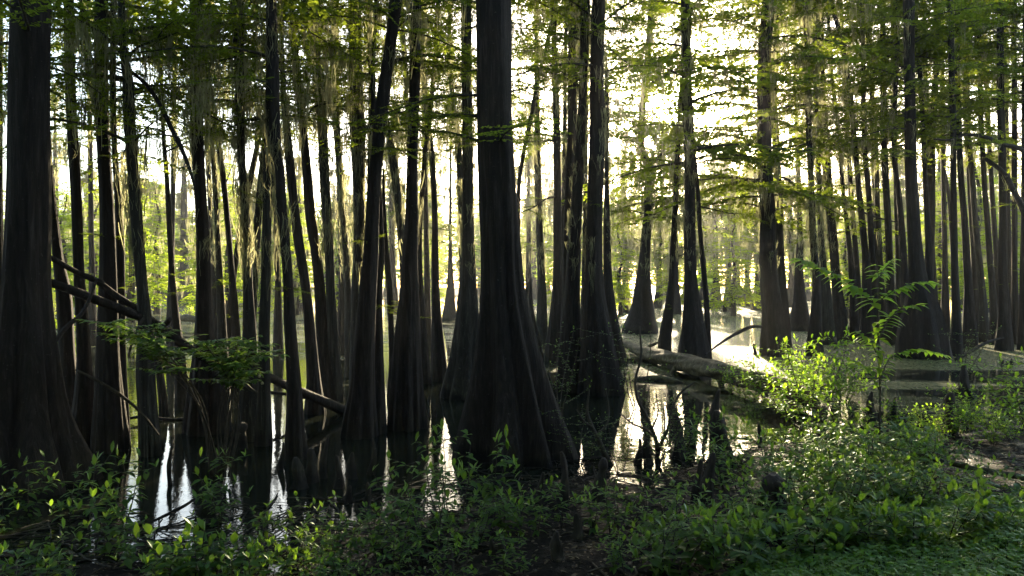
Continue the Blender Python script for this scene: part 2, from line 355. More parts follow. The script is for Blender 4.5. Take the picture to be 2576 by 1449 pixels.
T('hanging-moss stem in the whitest gap left of the broad pale moss column', '838,60,14 838,200,16 845,300,18 852,400,16 858,500,14 868,600,16 875,724,18 880,950,30', f=.8, m=2.4, bark=1)
T('broad pale moss column, its whole upper trunk draped in lit moss', '893,0,30 895,150,30 897,300,38 903,450,32 904,550,28 900,650,24 898,724,28 900,860,36 902,985,54', f=1.0, m=3.2, bark=1,
  limbs=['890,200,12 872,150,11 850,110,9 830,80,7 790,60,4'])
T('thin near-black stem between the moss column and the big leaning trunk', '925,0,12 930,150,10 931,300,10 929,450,11 927,600,12 924,800,16 922,985,26', f=.8, m=1.0)
T('big trunk leaning to the right with height, bright sky on both sides', '996,0,32 984,100,28 970,200,30 958,300,34 951,375,30 943,450,32 936,550,34 931,650,38 925,724,42 916,874,54 912,974,64 904,1098,96', f=1.0, m=.6, fl=.2)
T('slim stem joining the big leaning trunk from the left', '948,0,12 940,120,12 939,250,12 941,380,14 944,600,14 950,800,18 952,1020,32', f=.8, m=.6)
T('wavy thin trunk close beside the foot of the big leaning trunk', '954,420,8 958,560,12 960,640,14 953,724,18 953,874,22 955,975,26 953,1090,40', f=.2, stop=1)
T('snaking bare stem with a kink, between the big leaning trunk and the double trunk', '965,480,8 968,560,10 972,640,14 979,724,14 985,850,14 987,900,16 985,1000,26', f=.2, stop=1)
T('slanting mossy trunk crossing down into the double trunk', '962,200,8 972,300,12 985,380,20 995,450,20 1005,540,20 1012,620,20 1018,724,22 1022,1000,36', f=.6, m=1.6, bark=1, stop=1)
T('straight double trunk with fused foot standing on a mud ledge', '1047,0,26 1044,150,28 1040,300,26 1037,450,28 1037,550,34 1031,650,40 1030,724,46 1026,830,62 1024,924,74 1022,1078,104', f=1.0, m=1.2, fl=.3)
T('stick-thin trunk leaning right with height, crossing the double trunk top', '1102,0,12 1096,120,10 1090,200,11 1080,300,12 1070,380,12 1065,450,12 1058,540,12 1055,620,14 1057,724,16 1062,830,20 1068,965,36', f=.7)
T('slim trunk leaning left with height whose flared foot stands left of the pale water', '1055,0,10 1066,180,10 1075,300,12 1085,380,14 1090,450,14 1094,550,15 1094,650,18 1095,724,20 1100,824,28 1106,958,48', f=1.0, m=.8)
T('faint thin stem high against the white sky left of the double trunk', '1008,0,9 1018,150,9 1023,250,10 1030,400,10 1036,600,12 1042,930,24', f=.8, m=.8)
T('thick trunk directly left of the broad central trunk, moss down its middle', '1173,0,26 1175,250,26 1176,400,27 1177,550,30 1177,650,36 1177,724,46 1177,824,66 1174,924,92 1170,1000,128', f=1.2, m=1.8, fl=.3, bark=1)
T('thin moss-hung stem leaning left beside the thick trunk left of centre', '1130,0,8 1135,200,9 1142,270,10 1150,330,14 1155,400,16 1160,520,14 1163,700,16 1164,930,30', f=.8, m=2.2, bark=1)
T('broad central trunk, the widest, with huge fluted buttresses at the mud', '1240,0,88 1243,250,88 1253,450,94 1260,600,100 1264,724,108 1272,850,142 1280,950,185 1283,1050,245 1286,1150,310', f=.5, m=.1, fl=.35, h=17)
T('thin stem slanting away from the broad central trunk under green sprays', '1408,-60,8 1385,75,9 1366,150,9 1350,220,10 1335,300,10 1320,370,10 1309,430,10 1303,560,12 1306,720,14 1310,900,20', f=.8)
T('pale shaggy trunk in the bright gap right of the broad central trunk', '1350,150,12 1351,300,14 1353,450,18 1356,550,18 1360,650,18 1363,724,22 1363,800,28 1362,874,40', f=.8, m=2.2, bark=1)
T('straight dark trunk right of the pale shaggy one, foot fluted', '1392,0,14 1395,150,14 1400,300,18 1402,450,18 1402,550,20 1402,724,26 1400,800,36 1396,908,54', f=1.0, m=1.0, fl=.2,
  limbs=['1395,345,5 1370,338,4 1330,340,3', '1398,495,6 1375,500,5 1345,520,4 1310,535,3'])
T('left twin of the close tall pair, merging low with its neighbour', '1446,0,32 1443,150,28 1440,300,24 1434,450,24 1430,550,24 1428,650,28 1430,724,32 1430,830,40 1428,960,52', f=.6, m=.5)
T('right twin of the close tall pair, with pale moss down its edge', '1473,0,24 1469,150,22 1463,300,22 1454,450,26 1449,550,30 1443,650,36 1440,724,38 1437,800,48 1435,900,58 1434,985,76', f=.8, m=1.2)
T('thick straight trunk at the head of the grey fallen log, spreading foot', '1505,0,34 1502,150,34 1503,300,37 1499,450,39 1496,550,39 1494,650,42 1494,724,48 1500,824,72 1505,910,100 1508,990,130', f=1.3, m=1.2, fl=.3, bs=1.3)
T('slim trunk leaning against the thick trunk near the grey log', '1526,200,8 1526,450,11 1527,600,18 1530,724,24 1542,824,34 1553,920,56', f=.3, m=1.2, stop=1)
T('gnarled tree with layered boughs left of the sun, its foot cone-shaped in open water', '1640,-20,14 1632,120,16 1622,220,18 1614,300,17 1616,380,18 1628,410,22 1631,500,20 1625,600,25 1617,724,46 1615,790,74 1613,838,106', f=2.6, m=2.4, bs=1.35, fl=.2, fy=560,
  limbs=['1628,420,14 1648,405,9 1665,385,6 1672,360,4'])
T('slender trunk just below the sun, slanting down to a small foot', '1712,240,9 1708,320,13 1704,400,13 1700,500,13 1693,620,14 1690,700,16 1685,760,22 1672,888,38', f=.5, m=1.2, stop=1)
T('tall straight trunk crossing the edge of the sun, foot behind the grey log', '1725,0,24 1727,150,24 1728,250,26 1733,350,25 1735,450,26 1736,600,29 1738,724,34 1742,800,52 1746,908,88', f=2.1, m=1.6, bs=1.4, fl=.15, fy=420)
T('skinny dark stem leaning on the tall sun-edge trunk, right side', '1745,360,7 1755,480,10 1761,580,11 1770,680,13 1777,760,13 1782,905,20', f=.5, m=.6, stop=1,
  limbs=['1762,520,4 1800,528,3 1850,540,2'])
T('stout dark trunk right of the sun with a slimmer stem pressed to it', '1932,0,32 1922,150,32 1922,300,34 1926,450,36 1930,550,38 1936,724,48 1945,800,58 1952,895,86', f=2.4, m=1.6, bs=1.45, fl=.2, fy=560,
  limbs=['1915,325,6 1860,330,5 1800,325,4 1745,335,2', '1915,235,6 1860,228,4 1790,205,3'])
T('slimmer stem pressed to the stout trunk right of the sun', '1959,0,18 1950,120,18 1946,250,18 1951,350,18 1956,450,20 1960,600,22 1966,724,26 1972,872,40', f=1.0, m=.6)
T('small cone-footed tree alone on pale water right of the stout trunk', '2008,430,12 2010,480,13 2012,600,15 2010,700,24 2012,760,36 2012,832,70', f=.8, m=1.6, fl=.15)
T('slim trunk at the left of the right-hand grove, veiled by bright moss', '2025,0,11 2030,150,12 2033,250,14 2036,350,14 2040,450,14 2045,600,17 2054,724,20 2052,800,28 2050,895,46', f=1.2, m=2.4)
T('mossy trunk between two straighter ones at the start of the right-hand grove', '2050,0,10 2052,250,11 2056,350,12 2062,500,13 2068,650,18 2075,724,26 2078,800,36 2080,866,50', f=1.0, m=2.2, bark=1)
T('straight trunk curving rightward to a stout foot behind the bright leafy shrub', '2060,0,20 2064,150,20 2067,250,21 2073,350,24 2082,450,22 2091,550,22 2099,650,22 2105,724,26 2110,780,34 2113,856,54', f=1.4, m=1.8, fy=600,
  limbs=['2060,540,10 2020,490,9 1985,455,8 1965,445,5', '2095,500,8 2140,520,6 2200,545,5 2260,560,3'])
T('slender trunk leaning left with height against white sky right of the sun', '2090,0,12 2110,75,11 2126,150,11 2141,250,12 2149,350,12 2158,450,13 2168,550,15 2178,650,17 2180,724,22 2182,866,42', f=1.2, m=1.0)
T('wispy trunk in front of the white sky patch, second in the right-hand grove', '2084,60,8 2088,150,8 2100,250,9 2112,350,10 2118,450,10 2130,560,11 2140,650,14 2145,724,17 2150,856,30', f=1.0, m=1.4)
T('slim upright trunk where the dark green boughs begin', '2163,0,10 2170,100,11 2172,250,11 2176,380,12 2185,480,13 2190,580,14 2196,680,15 2200,866,26', f=1.4, m=1.0)
T('slim trunk swaying right behind the tall green sapling', '2175,0,10 2187,120,12 2191,200,11 2200,300,11 2206,450,12 2208,560,14 2216,700,16 2225,856,26', f=1.6, m=.8)
T('straight slim trunk left of the wide-footed grove trunk', '2220,0,12 2222,200,14 2224,350,15 2228,450,16 2233,550,16 2240,700,19 2248,866,32', f=1.8, m=.8)
T('bent thin trunk hidden in leaves close to the wide-footed grove trunk', '2257,0,10 2258,80,10 2252,250,11 2250,400,12 2262,500,13 2270,600,16 2277,724,20 2282,880,30', f=1.6, m=.8)
T('wide-footed grove trunk, the thickest among the right-hand thin ones', '2286,0,26 2288,150,25 2289,300,26 2292,450,28 2298,550,31 2305,650,36 2312,724,52 2318,780,88 2320,840,114 2322,900,134', f=1.6, m=.6, fl=.3, fy=420)
T('thin stem rising right beside the wide-footed grove trunk', '2302,0,8 2310,120,10 2318,250,11 2323,350,11 2330,500,13 2340,700,16 2352,880,28', f=1.6)
T('trunk bending left as it rises, right of the wide-footed grove trunk', '2356,0,15 2356,150,16 2350,250,16 2343,350,18 2342,450,20 2341,550,20 2338,650,21 2338,780,26 2345,862,38', f=1.8, m=.8)
T('straight reddish trunk with narrow foot above the shadow-striped water', '2390,0,12 2393,150,14 2397,300,14 2399,450,14 2400,600,16 2403,724,18 2406,820,24 2406,895,36', f=1.6, m=.6)
T('thin slanting stem crossing between two reddish trunks at right', '2335,250,6 2345,330,7 2368,400,8 2385,480,9 2394,580,11 2402,720,14 2410,840,20', f=.6, stop=1)
T('slim trunk leaning left with height over the striped water', '2408,0,11 2410,250,12 2414,380,14 2418,450,14 2426,550,15 2432,650,17 2436,724,20 2437,780,26 2440,876,40', f=1.8, m=.8)
T('paler ribbed trunk third from the edge of the grove, leaning left with height', '2430,0,11 2433,200,11 2437,360,12 2446,450,13 2453,550,14 2463,650,15 2470,724,17 2475,860,28', f=1.8, m=1.4, bark=1)
T('slim trunk partly behind the dark arching bough at right', '2462,0,10 2468,300,11 2476,450,12 2483,550,13 2490,650,14 2496,724,15 2502,866,26', f=2.0, m=.8)
T('straight trunk second from the right edge, foot by the row of tiny knees', '2516,0,14 2518,300,17 2522,450,18 2523,600,19 2524,724,22 2526,800,28 2526,882,44', f=2.0, m=.6,
  limbs=['2600,395,13 2560,372,12 2520,362,11 2480,345,9 2430,338,8 2395,352,6 2350,350,4', '2480,400,10 2520,430,12 2550,480,14 2580,540,15'])
T('slender trunk nearest the right edge of the grove', '2550,0,11 2552,300,12 2552,500,13 2553,724,15 2556,866,26', f=2.0, m=.6)
T('trunk cut off by the right edge of the view', '2584,0,18 2582,300,20 2580,600,22 2580,724,26 2582,880,44', f=2.0, m=.6)
# trees standing farther out in the open water
T('lone small cypress with a cone foot on the water left of the thick trunk', '1133,520,8 1133,640,10 1133,724,20 1132,770,30 1132,806,44', f=1.0, m=1.2, far=1)
T('pale blue hazy cone-footed tree far across the open water', '1798,480,10 1800,600,12 1801,700,16 1802,740,22 1802,776,38', f=1.4, m=2.0, far=1)
T('left one of the two far cypress feet standing close together in haze', '1852,500,9 1853,600,10 1854,700,16 1855,740,26 1855,768,46', f=1.4, m=2.0, far=1)
T('right one of the two far cypress feet standing close together in haze', '1880,500,9 1879,600,11 1880,700,14 1880,740,20 1881,770,40', f=1.4, m=2.0, far=1)
T('grey hazy cypress with pale streaked foot beyond the slender pole-like trunk', '463,480,16 463,600,18 463,680,26 465,720,44 467,768,66', f=1.4, m=2.4, far=1, bark=1)
T('far hazy cypress behind the stout trunk right of the sun', '1968,500,8 1968,640,10 1968,724,16 1968,762,26', f=1.3, m=1.6, far=1)
T('far thin cypress in the gap left of the fallen pole top', '140,470,12 142,600,14 143,700,18 143,790,34', f=1.6, m=1.6, far=1)
T('far moss-bearded tree seen through the gap left of the double trunk', '985,480,12 986,600,14 988,700,20 990,790,36', f=1.6, m=2.6, far=1)
T('far moss-bearded tree seen between the central trunk and the pale shaggy one', '1330,500,10 1330,620,12 1330,724,18 1330,786,30', f=1.6, m=2.6, far=1)
T('far moss-bearded tree below the sun between the gnarled and the sun-edge trunks', '1665,520,8 1660,640,10 1657,724,16 1655,775,26', f=1.2, m=2.6, far=1)
T('far grove tree glimpsed behind the straight slim trunks at right', '2365,450,12 2366,600,13 2368,724,18 2370,790,30', f=2.0, m=2.0, far=1)

for x, by_, ln, lab in ((232, 870, -6, 'thin back-row stem in the gap right of the straight far-left trunk'), (430, 880, 8, 'thin back-row stem beside the slender pole-like trunk'), (540, 890, -20, 'thin back-row stem under the dark canopy behind the bowed trunk'),
    (700, 900, -14, 'thin back-row stem seen between the lumpy-union pair'), (860, 890, -10, 'thin back-row stem behind the hanging-moss stems'), (1075, 880, -8, 'thin back-row stem in the gap between the double trunk and its slim neighbour'),
    (1415, 880, 6, 'thin back-row stem behind the left twin of the close tall pair'), (1470, 870, 4, 'thin back-row stem between the close twins and the thick log-head trunk'),
    (2160, 846, -30, 'thin back-row stem right of the white sky patch trunk'), (2210, 842, -16, 'thin back-row stem hidden behind the tall green sapling'), (2262, 850, -12, 'thin back-row stem left of the wide-footed grove trunk'),
    (2350, 850, -18, 'thin back-row stem right of the wide-footed grove trunk'), (2378, 846, -6, 'thin back-row stem between the reddish trunk and the bent one'), (2455, 852, -24, 'thin back-row stem between two left-leaning grove trunks'),
    (2512, 848, -26, 'thin back-row stem just left of the straight trunk with arching bough'), (2540, 852, -8, 'thin back-row stem between the two rightmost full trunks')):
    T(lab, f'{x + ln * 1.5},0,9 {x + ln * 1.2},180,10 {x + ln * .9},360,11 {x + ln * .5},540,12 {x + ln * .1},700,15 {x},{by_},28', f=.8, m=.8)
for x, by_, lab in ((226, 775, 'hazy far cypress in the gap left of the straight trunk behind the raised pole end'), (388, 768, 'hazy far cypress just left of the slender pole-like trunk'), (548, 780, 'hazy far cypress behind the bowed slim trunk'),
    (648, 770, 'hazy far cypress between the two slanting stems of the V'), (757, 782, 'hazy far cypress right of the lumpy-union trunk'), (866, 772, 'hazy far cypress behind the hanging-moss stem'),
    (1076, 778, 'hazy far cypress in the gap right of the double trunk'), (1418, 780, 'hazy far cypress left of the close tall pair'), (1478, 772, 'hazy far cypress between the close tall pair and the thick log-head trunk'),
    (1575, 786, 'moss-curtained far cypress left of the gnarled tree'), (1700, 790, 'moss-curtained far cypress right below the sun'), (1770, 770, 'moss-curtained far cypress behind the skinny dark stem'),
    (1832, 784, 'moss-curtained far cypress in the middle of the bright gap right of the sun'), (1905, 780, 'moss-curtained far cypress hard left of the stout trunk'), (1990, 772, 'hazy far cypress behind the small cone-footed tree'),
    (2140, 784, 'hazy far cypress behind the slender trunk of the white sky patch'), (2212, 776, 'hazy far cypress straight behind the tall green sapling'), (2262, 784, 'hazy far cypress by the pale thin post'),
    (2425, 780, 'hazy far cypress behind the reddish grove trunks'), (2500, 786, 'hazy far cypress beneath the dark arching bough'), (100, 780, 'hazy far cypress directly behind the massive dark trunk edge'), (330, 784, 'hazy far cypress behind the shaggy forked trunk')):
    T(lab, f'{x - 3},{by_ - 280},8 {x},{by_ - 160},12 {x + 1},{by_ - 60},17 {x},{by_},36', f=2.2, m=2.8, far=1, fy=650, h=10.5 + (x % 7) * .3)

GROUP = 'bald cypress trees standing in the flooded swamp'
def make_tree(idx, label, P, k):
    r = np.random.default_rng(100 + idx)
    by = P[-1, 1]; d = HC * F / (by - CY)
    far = k.get('far', 0)
    pts = []
    for i, (x, y, w) in enumerate(P):
        u = (y - P[0, 1]) / (P[-1, 1] - P[0, 1])
        dd = d * (1 + .012 * math.sin(idx * 1.7 + 2.2 * u) * (1 - u))
        p = W(x, y, dd); pts.append([*p, w / 2 / F * dd])
    pts = np.array(pts)[::-1]                               # base to top
    pts[0, 2] = 0
    base = pts[0, :3].copy()
    pts = np.vstack([[*(base - [0, 0, .45]), pts[0, 3] * 1.12], pts])
    top = pts[-1]; stop = k.get('stop', 0)
    if not stop:
        H = k.get('h', 14 + 5 * r.random() if not far else 12 + 3 * r.random()) + (d > 20) * 3
        a = pts[-2]; slope = (top[:2] - a[:2]) / max(top[2] - a[2], .5)
        slope = np.clip(slope, -.06, .06)
        ext = []
        dz = H - top[2]
        for q in (.33, .66, 1.0):
            off = slope * dz * q * (1 - .35 * q)
            ext.append([top[0] + off[0], top[1] + off[1], top[2] + dz * q, top[3] * (1 - .85 * q) + .004])
        if dz > 1: pts = np.vstack([pts, ext])
    else:
        pts = np.vstack([pts, [pts[-1, 0] * 2 - pts[-2, 0], top[1], top[2] + .25 * (top[2] - pts[-2, 2]), .006]]) if True else pts
        pts[-1, 0] = top[0] + (top[0] - pts[-3, 0]) * .2; pts[-1, 2] = top[2] + .5
    seg = 80 if not far else 22
    S = smooth_path(pts, seg)
    S[:, 3] = np.maximum(S[:, 3], .004)
    e = empty('cypress_tree', base, label, 'tree', GROUP)
    mb = MB()
    sides = 56 if d < 14 else (30 if d < 30 else 10)
    fl = k.get('fl', .16) * 1.35; ph = r.random() * 6; nf = int(r.integers(6, 11))
    zz = S[:, 2]; rm = pts[1, 3]
    def flute(n, th):
        A = fl * np.clip(1 - zz / max(1.2, rm * 6), 0, 1)[:, None] ** 1.3
        rid = np.abs(np.sin(nf / 2 * th[None] + .5 * np.sin(th[None] * 2 + ph) + ph + zz[:, None] * .15)) ** .6 - 1.0
        rid2 = .18 * np.sin((nf * 2 + 1) * th[None] + ph * 2 + zz[:, None] * .3)
        small = .045 * np.sin(5 * th[None] + zz[:, None] * 1.1 + ph) + .03 * np.sin(3 * th[None] - zz[:, None] * 2.3)
        return 1 + A * (rid * 1.3 + rid2) + small + .02 * (r.random((n, len(th))) - .5)
    tube(mb, S[:, :3], S[:, 3], sides, flute=flute)
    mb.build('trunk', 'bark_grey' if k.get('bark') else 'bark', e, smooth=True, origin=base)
    # traced limbs
    limb_pts = []
    for L in k.get('limbs', []):
        q = parse(L); lp = []
        for i, (x, y, w) in enumerate(q):
            dd = d * (1 - .02 * i); lp.append([*W(x, y, dd), w / 2 / F * dd])
        lp = smooth_path(np.array(lp), 14); m2 = MB()
        tube(m2, lp[:, :3], np.maximum(lp[:, 3], .004), 7, wob=.25, seed=idx)
        m2.build('branch', 'bark', e, smooth=True, origin=base); limb_pts.append(lp)
    # foliage
    f = k.get('f', 1.0) * (1.15 if (not far and d > 16 and P[-1, 0] > 1900) or P[-1, 0] in (1613., 1746., 1952.) else 1); cr = MB(); ms = MB(); manchor = []; mL = []
    sx = S[:, :3]
    def at(z): return np.array([np.interp(z, zz, sx[:, c]) for c in range(3)]), np.interp(z, zz, S[:, 3])
    ztop = S[-1, 2]; lod = max(1.0, d / 16)
    fy = k.get('fy', r.uniform(230, 420) if not far else 640)
    zlo = W(0, fy, d)[2]; zframe = W(0, -30, d)[2]
    mo = k.get('m', .4) * (.6 if (P[-1, 0] > 2140 and not far) else 1)
    if f > 0:
        if stop: nb = int(3 * f + 1); zs = r.uniform(max(min(zlo, ztop * .9), ztop * .5), ztop, nb)
        else:
            n1 = int(f * (ztop if ztop < zframe else zframe - zlo) * (3.6 if not far else 2.2) * (1 if d < 20 else .8)) + 3
            zs = np.concatenate([r.uniform(min(zlo, ztop * .9), min(zframe, ztop), n1), r.uniform(zframe, ztop, 30 if d < 20 else 18) if ztop > zframe else []])
        for z in zs:
            p, rad = at(z)
            hi = z > zframe
            az = r.uniform(0, 2 * math.pi)
            frac = z / ztop
            s = (r.uniform(.9, 2.0) + (.5 if d > 20 else 0)) * (1.15 - .55 * frac ** 2) * (1.3 if hi else 1) * (1.25 if far else 1)
            s *= k.get('bs', 1)
            T_ = (BC if (hi or d > 50 or (k.get('bs', 1) > 1 and r.random() < .5)) else BM if d > 18 else BT)[int(r.integers(0, 6))]
            ax = put_bough(cr, T_, p, az, R(r.uniform(-12, 22)), s, 0, 1, R(r.uniform(-20, 20)))
            if mo > 0 and not hi:
                for q in range(1, 8):
                    if r.random() < (.30 if not far else .22) * min(mo, 2.2):
                        manchor.append(ax[q]); mL.append(r.uniform(.25, .75) * (.7 + .25 * mo) * (2.4 if far else 1.15))
        for lp in limb_pts:
            for q in range(5, 14, 3):
                ax = put_bough(cr, BT[int(r.integers(0, 8))], lp[q, :3], r.uniform(0, 6.28), R(r.uniform(-20, 20)), r.uniform(.5, 1.1))
                if mo: manchor.append(lp[q, :3]); mL.append(r.uniform(.3, .8))
        # epicormic tufts sprouting low on the trunk
        for _ in range(int(r.integers(0, 3)) if d < 40 else 0):
            z = r.uniform(1.0, max(1.5, zlo)); p, rad = at(z)
            for q in range(3): put_bough(cr, BT[int(r.integers(0, 8))], p, r.uniform(0, 6.28), R(r.uniform(-10, 40)), r.uniform(.18, .42))
    if mo > .3:
        # moss draped down the trunk itself
        zl = W(0, k.get('my', 690 if mo > 1 else 430), d)[2]
        if far: zl = 5.0
        nt_ = int(mo * (min(zframe, ztop) - zl) * (5 if not far else 1.5))
        for z in (r.uniform(zl + .2, min(zframe, ztop), nt_) if nt_ > 0 else []):
            p, rad = at(z); a = r.uniform(0, 6.28)
            manchor.append(p + np.array([math.cos(a), math.sin(a), 0]) * rad * r.uniform(.9, 1.25)); mL.append(r.uniform(.25, .8))
        if manchor:
            moss(ms, manchor, mL, 16, .0085 * lod ** .85, .05 * lod ** .6, r)
            if mo >= .9 or not cr.n: ms.build('moss', 'moss', e, origin=base)
            else:
                for v_, f_ in zip(ms.v, ms.f): cr.v.append(v_); cr.f.append(f_ + cr.n); cr.m.append(np.full(len(f_), 2, np.int32)); cr.n += len(v_); break
    if cr.n: cr.build('crown', ['needle', 'twig', 'moss'], e, origin=base)
    return e
for i, (lab, P, b, k) in enumerate(TREES): make_tree(i, lab, P, k)

# young cypresses in full leaf standing in sun across the water: (across, waterline, height up, width, label)
YOUNG = [(95+0, 850, 240, 90, 'bright leafy young cypress in sun behind the massive dark trunk'),
 (160, 812, 330, 120, 'sunlit young cypress filling the gap right of the massive dark trunk'),
 (235, 805, 330, 100, 'yellow-green young cypress behind the reddish slimmer twin trunk'),
 (330, 812, 400, 120, 'tall yellow-green young cypress behind the shaggy pale forked trunk'),
 (395, 790, 330, 90, 'lit young cypress in the gap around the slender pole-like trunk'),
 (508, 815, 240, 90, 'vivid yellow-green low young cypress behind the thick skirted trunk'),
 (575, 800, 380, 100, 'lit young cypress behind the bowed slim trunk'),
 (655, 820, 240, 80, 'vivid young cypress between the slanting stems of the V'),
 (745, 792, 330, 90, 'pale green young cypress right of the lumpy-union trunk'),
 (850, 800, 230, 70, 'green young cypress behind the hanging-moss stems'),
 (1090, 790, 190, 70, 'small lit young cypress behind the slim left-leaning trunk near centre'),
 (1420, 800, 260, 80, 'lit young cypress behind the close tall pair'),
 (1560, 792, 240, 90, 'sun-yellow young cypress left of the gnarled tree foot'),
 (1690, 780, 200, 80, 'hazy young cypress directly below the sun'),
 (1845, 795, 270, 120, 'hazy green young cypress between the sun-edge trunk and the stout trunk'),
 (2130, 800, 260, 100, 'lit young cypress behind the first trunks of the right-hand grove'),
 (2230, 800, 330, 100, 'yellow-green young cypress behind the tall green sapling'),
 (2370, 800, 400, 120, 'bright young cypress behind the reddish grove trunks'),
 (2460, 806, 460, 120, 'tall bright yellow-green young cypress under the dark arching bough'),
 (2545, 812, 430, 110, 'bright young cypress at the right edge of the grove')]
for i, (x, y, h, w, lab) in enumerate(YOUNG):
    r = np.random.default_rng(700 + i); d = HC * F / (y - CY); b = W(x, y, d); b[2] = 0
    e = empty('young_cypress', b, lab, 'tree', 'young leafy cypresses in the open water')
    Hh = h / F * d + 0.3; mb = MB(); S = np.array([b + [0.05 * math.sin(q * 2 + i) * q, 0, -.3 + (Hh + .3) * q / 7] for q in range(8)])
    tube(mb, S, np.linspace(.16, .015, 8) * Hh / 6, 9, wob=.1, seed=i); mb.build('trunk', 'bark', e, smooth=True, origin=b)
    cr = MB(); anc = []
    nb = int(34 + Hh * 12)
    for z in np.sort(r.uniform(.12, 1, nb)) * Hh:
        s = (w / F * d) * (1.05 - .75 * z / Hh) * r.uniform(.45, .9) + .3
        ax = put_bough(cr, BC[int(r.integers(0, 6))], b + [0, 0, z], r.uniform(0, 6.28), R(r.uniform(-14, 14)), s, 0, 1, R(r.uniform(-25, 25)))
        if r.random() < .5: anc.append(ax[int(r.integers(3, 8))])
    cr.build('crown', ['needle_young_lit', 'twig'], e, origin=b)
    if anc:
        ms = MB(); moss(ms, anc, [r.uniform(.5, 1.6) for _ in anc], 8, .022 * d / 50, .12, r); ms.build('moss', 'moss', e, origin=b)

# the far wooded shore: one mass
def woods(name, rows, label):
    mb = MB(); r = np.random.default_rng(55)
    for (y0, y1, half, n, hmin, hmax) in rows:
        for _ in range(n):
            y = r.uniform(y0, y1); x = r.uniform(-half, half); H = r.uniform(hmin, hmax)
            b = np.array([x, y, 0.0]); rad = r.uniform(.25, .5)
            zc = np.array([-.3, .5, 1.5, 3.5, H * .6, H]); rr = rad * np.array([2.8, 2.2, 1.5, 1.0, .7, .15])
            tube(mb, np.stack([x + 0 * zc, y + 0 * zc, zc], 1), rr, 7, mi=1, cap=False)
            m = int(H * 30)
            t = r.random(m) ** .8; z = H * (.16 + .86 * t); wr = (H * .26) * (1.08 - t * .85)
            a = r.random(m) * 6.28; q = np.sqrt(r.random(m)) * wr
            z = np.round(z / 1.1 + r.normal(0, .16, m)) * 1.1 - q * .12 + r.normal(0, .12, m)
            C = np.stack([x + np.cos(a) * q, y + np.sin(a) * q, z], 1)
            C = np.repeat(C, 3, 0) + r.normal(0, .35, (m * 3, 3)) * [1, 1, .4]; k = len(C)
            a = r.random(k) * 6.28; D = np.stack([np.cos(a), np.sin(a), r.normal(0, .25, k)], 1); S = np.cross(D, r.normal(0, .5, (k, 3)) + [0, 0, 1]); S /= np.linalg.norm(S, axis=1)[:, None]
            l = r.uniform(.25, .6, k)[:, None]; D = D * l; S = S * l * .4
            mb.quads(np.stack([C - D, C + S, C + D, C - S], 1), 0)
            km = int(40); am = C[r.integers(0, k, km)]
            moss(mb, am, r.uniform(.8, 2.6, km), 3, .07, .25, r, 2)
    o = mb.build(name, ['far_needle_lit', 'bark_grey', 'moss']); tag(o, label, kind='stuff'); return o
woods('far_woods', [(100, 125, 85, 20, 11, 16), (135, 165, 125, 70, 14, 20), (172, 215, 170, 190, 17, 25)], 'hazy moss-hung cypress woods along the far shore')

# ------------------------------------------------------------------ snags, knees, logs
def ordinals(n):
    return ['first', 'second', 'third', 'fourth', 'fifth', 'sixth', 'seventh', 'eighth', 'ninth', 'tenth', 'eleventh', 'twelfth', 'thirteenth', 'fourteenth', 'fifteenth', 'sixteenth', 'seventeenth', 'eighteenth', 'nineteenth', 'twentieth'][:n]
def knee(x, top, base, w, label, lean=0, name='cypress_knee', blunt=.45, tall=None):
    X, Y, Z = hit(x, base); d = Y; h = (base - top) / F * d; rad = w / 2 / F * d
    r = np.random.default_rng(int(x * 7 + base)); n = 12; t = np.linspace(0, 1, n)
    pr = rad * (1.25 - .85 * t ** .7) * (1 + .12 * np.sin(t * 9 + x)) ; pr[0] = rad * 1.6
    pr[-3:] = rad * blunt * np.array([1.05, .9, .45]); tt = t.copy(); tt[-1] = t[-1] - .02
    P = np.stack([X + lean * h * t + .06 * h * np.sin(t * 4 + x), Y + .04 * h * np.sin(t * 3), Z - .06 + (h + .06) * tt], 1)
    ph = r.random() * 6
    fl = lambda n_, th: 1 + (.20 * (1 - t)[:, None] + .06) * np.sin(4 * th[None] + ph + t[:, None] * 2) + .10 * np.sin(2 * th[None] + ph + t[:, None] * 11) + .14 * (r.random((n_, len(th))) - .5)
    mb = MB(); tube(mb, P, pr, 14, flute=fl)
    o = mb.build(name, 'knee', smooth=True, origin=(X, Y, Z)); o.location = (X, Y, Z)
    tag(o, label, 'cypress knee' if name == 'cypress_knee' else 'stump', 'cypress knees poking from the mud and shallows')
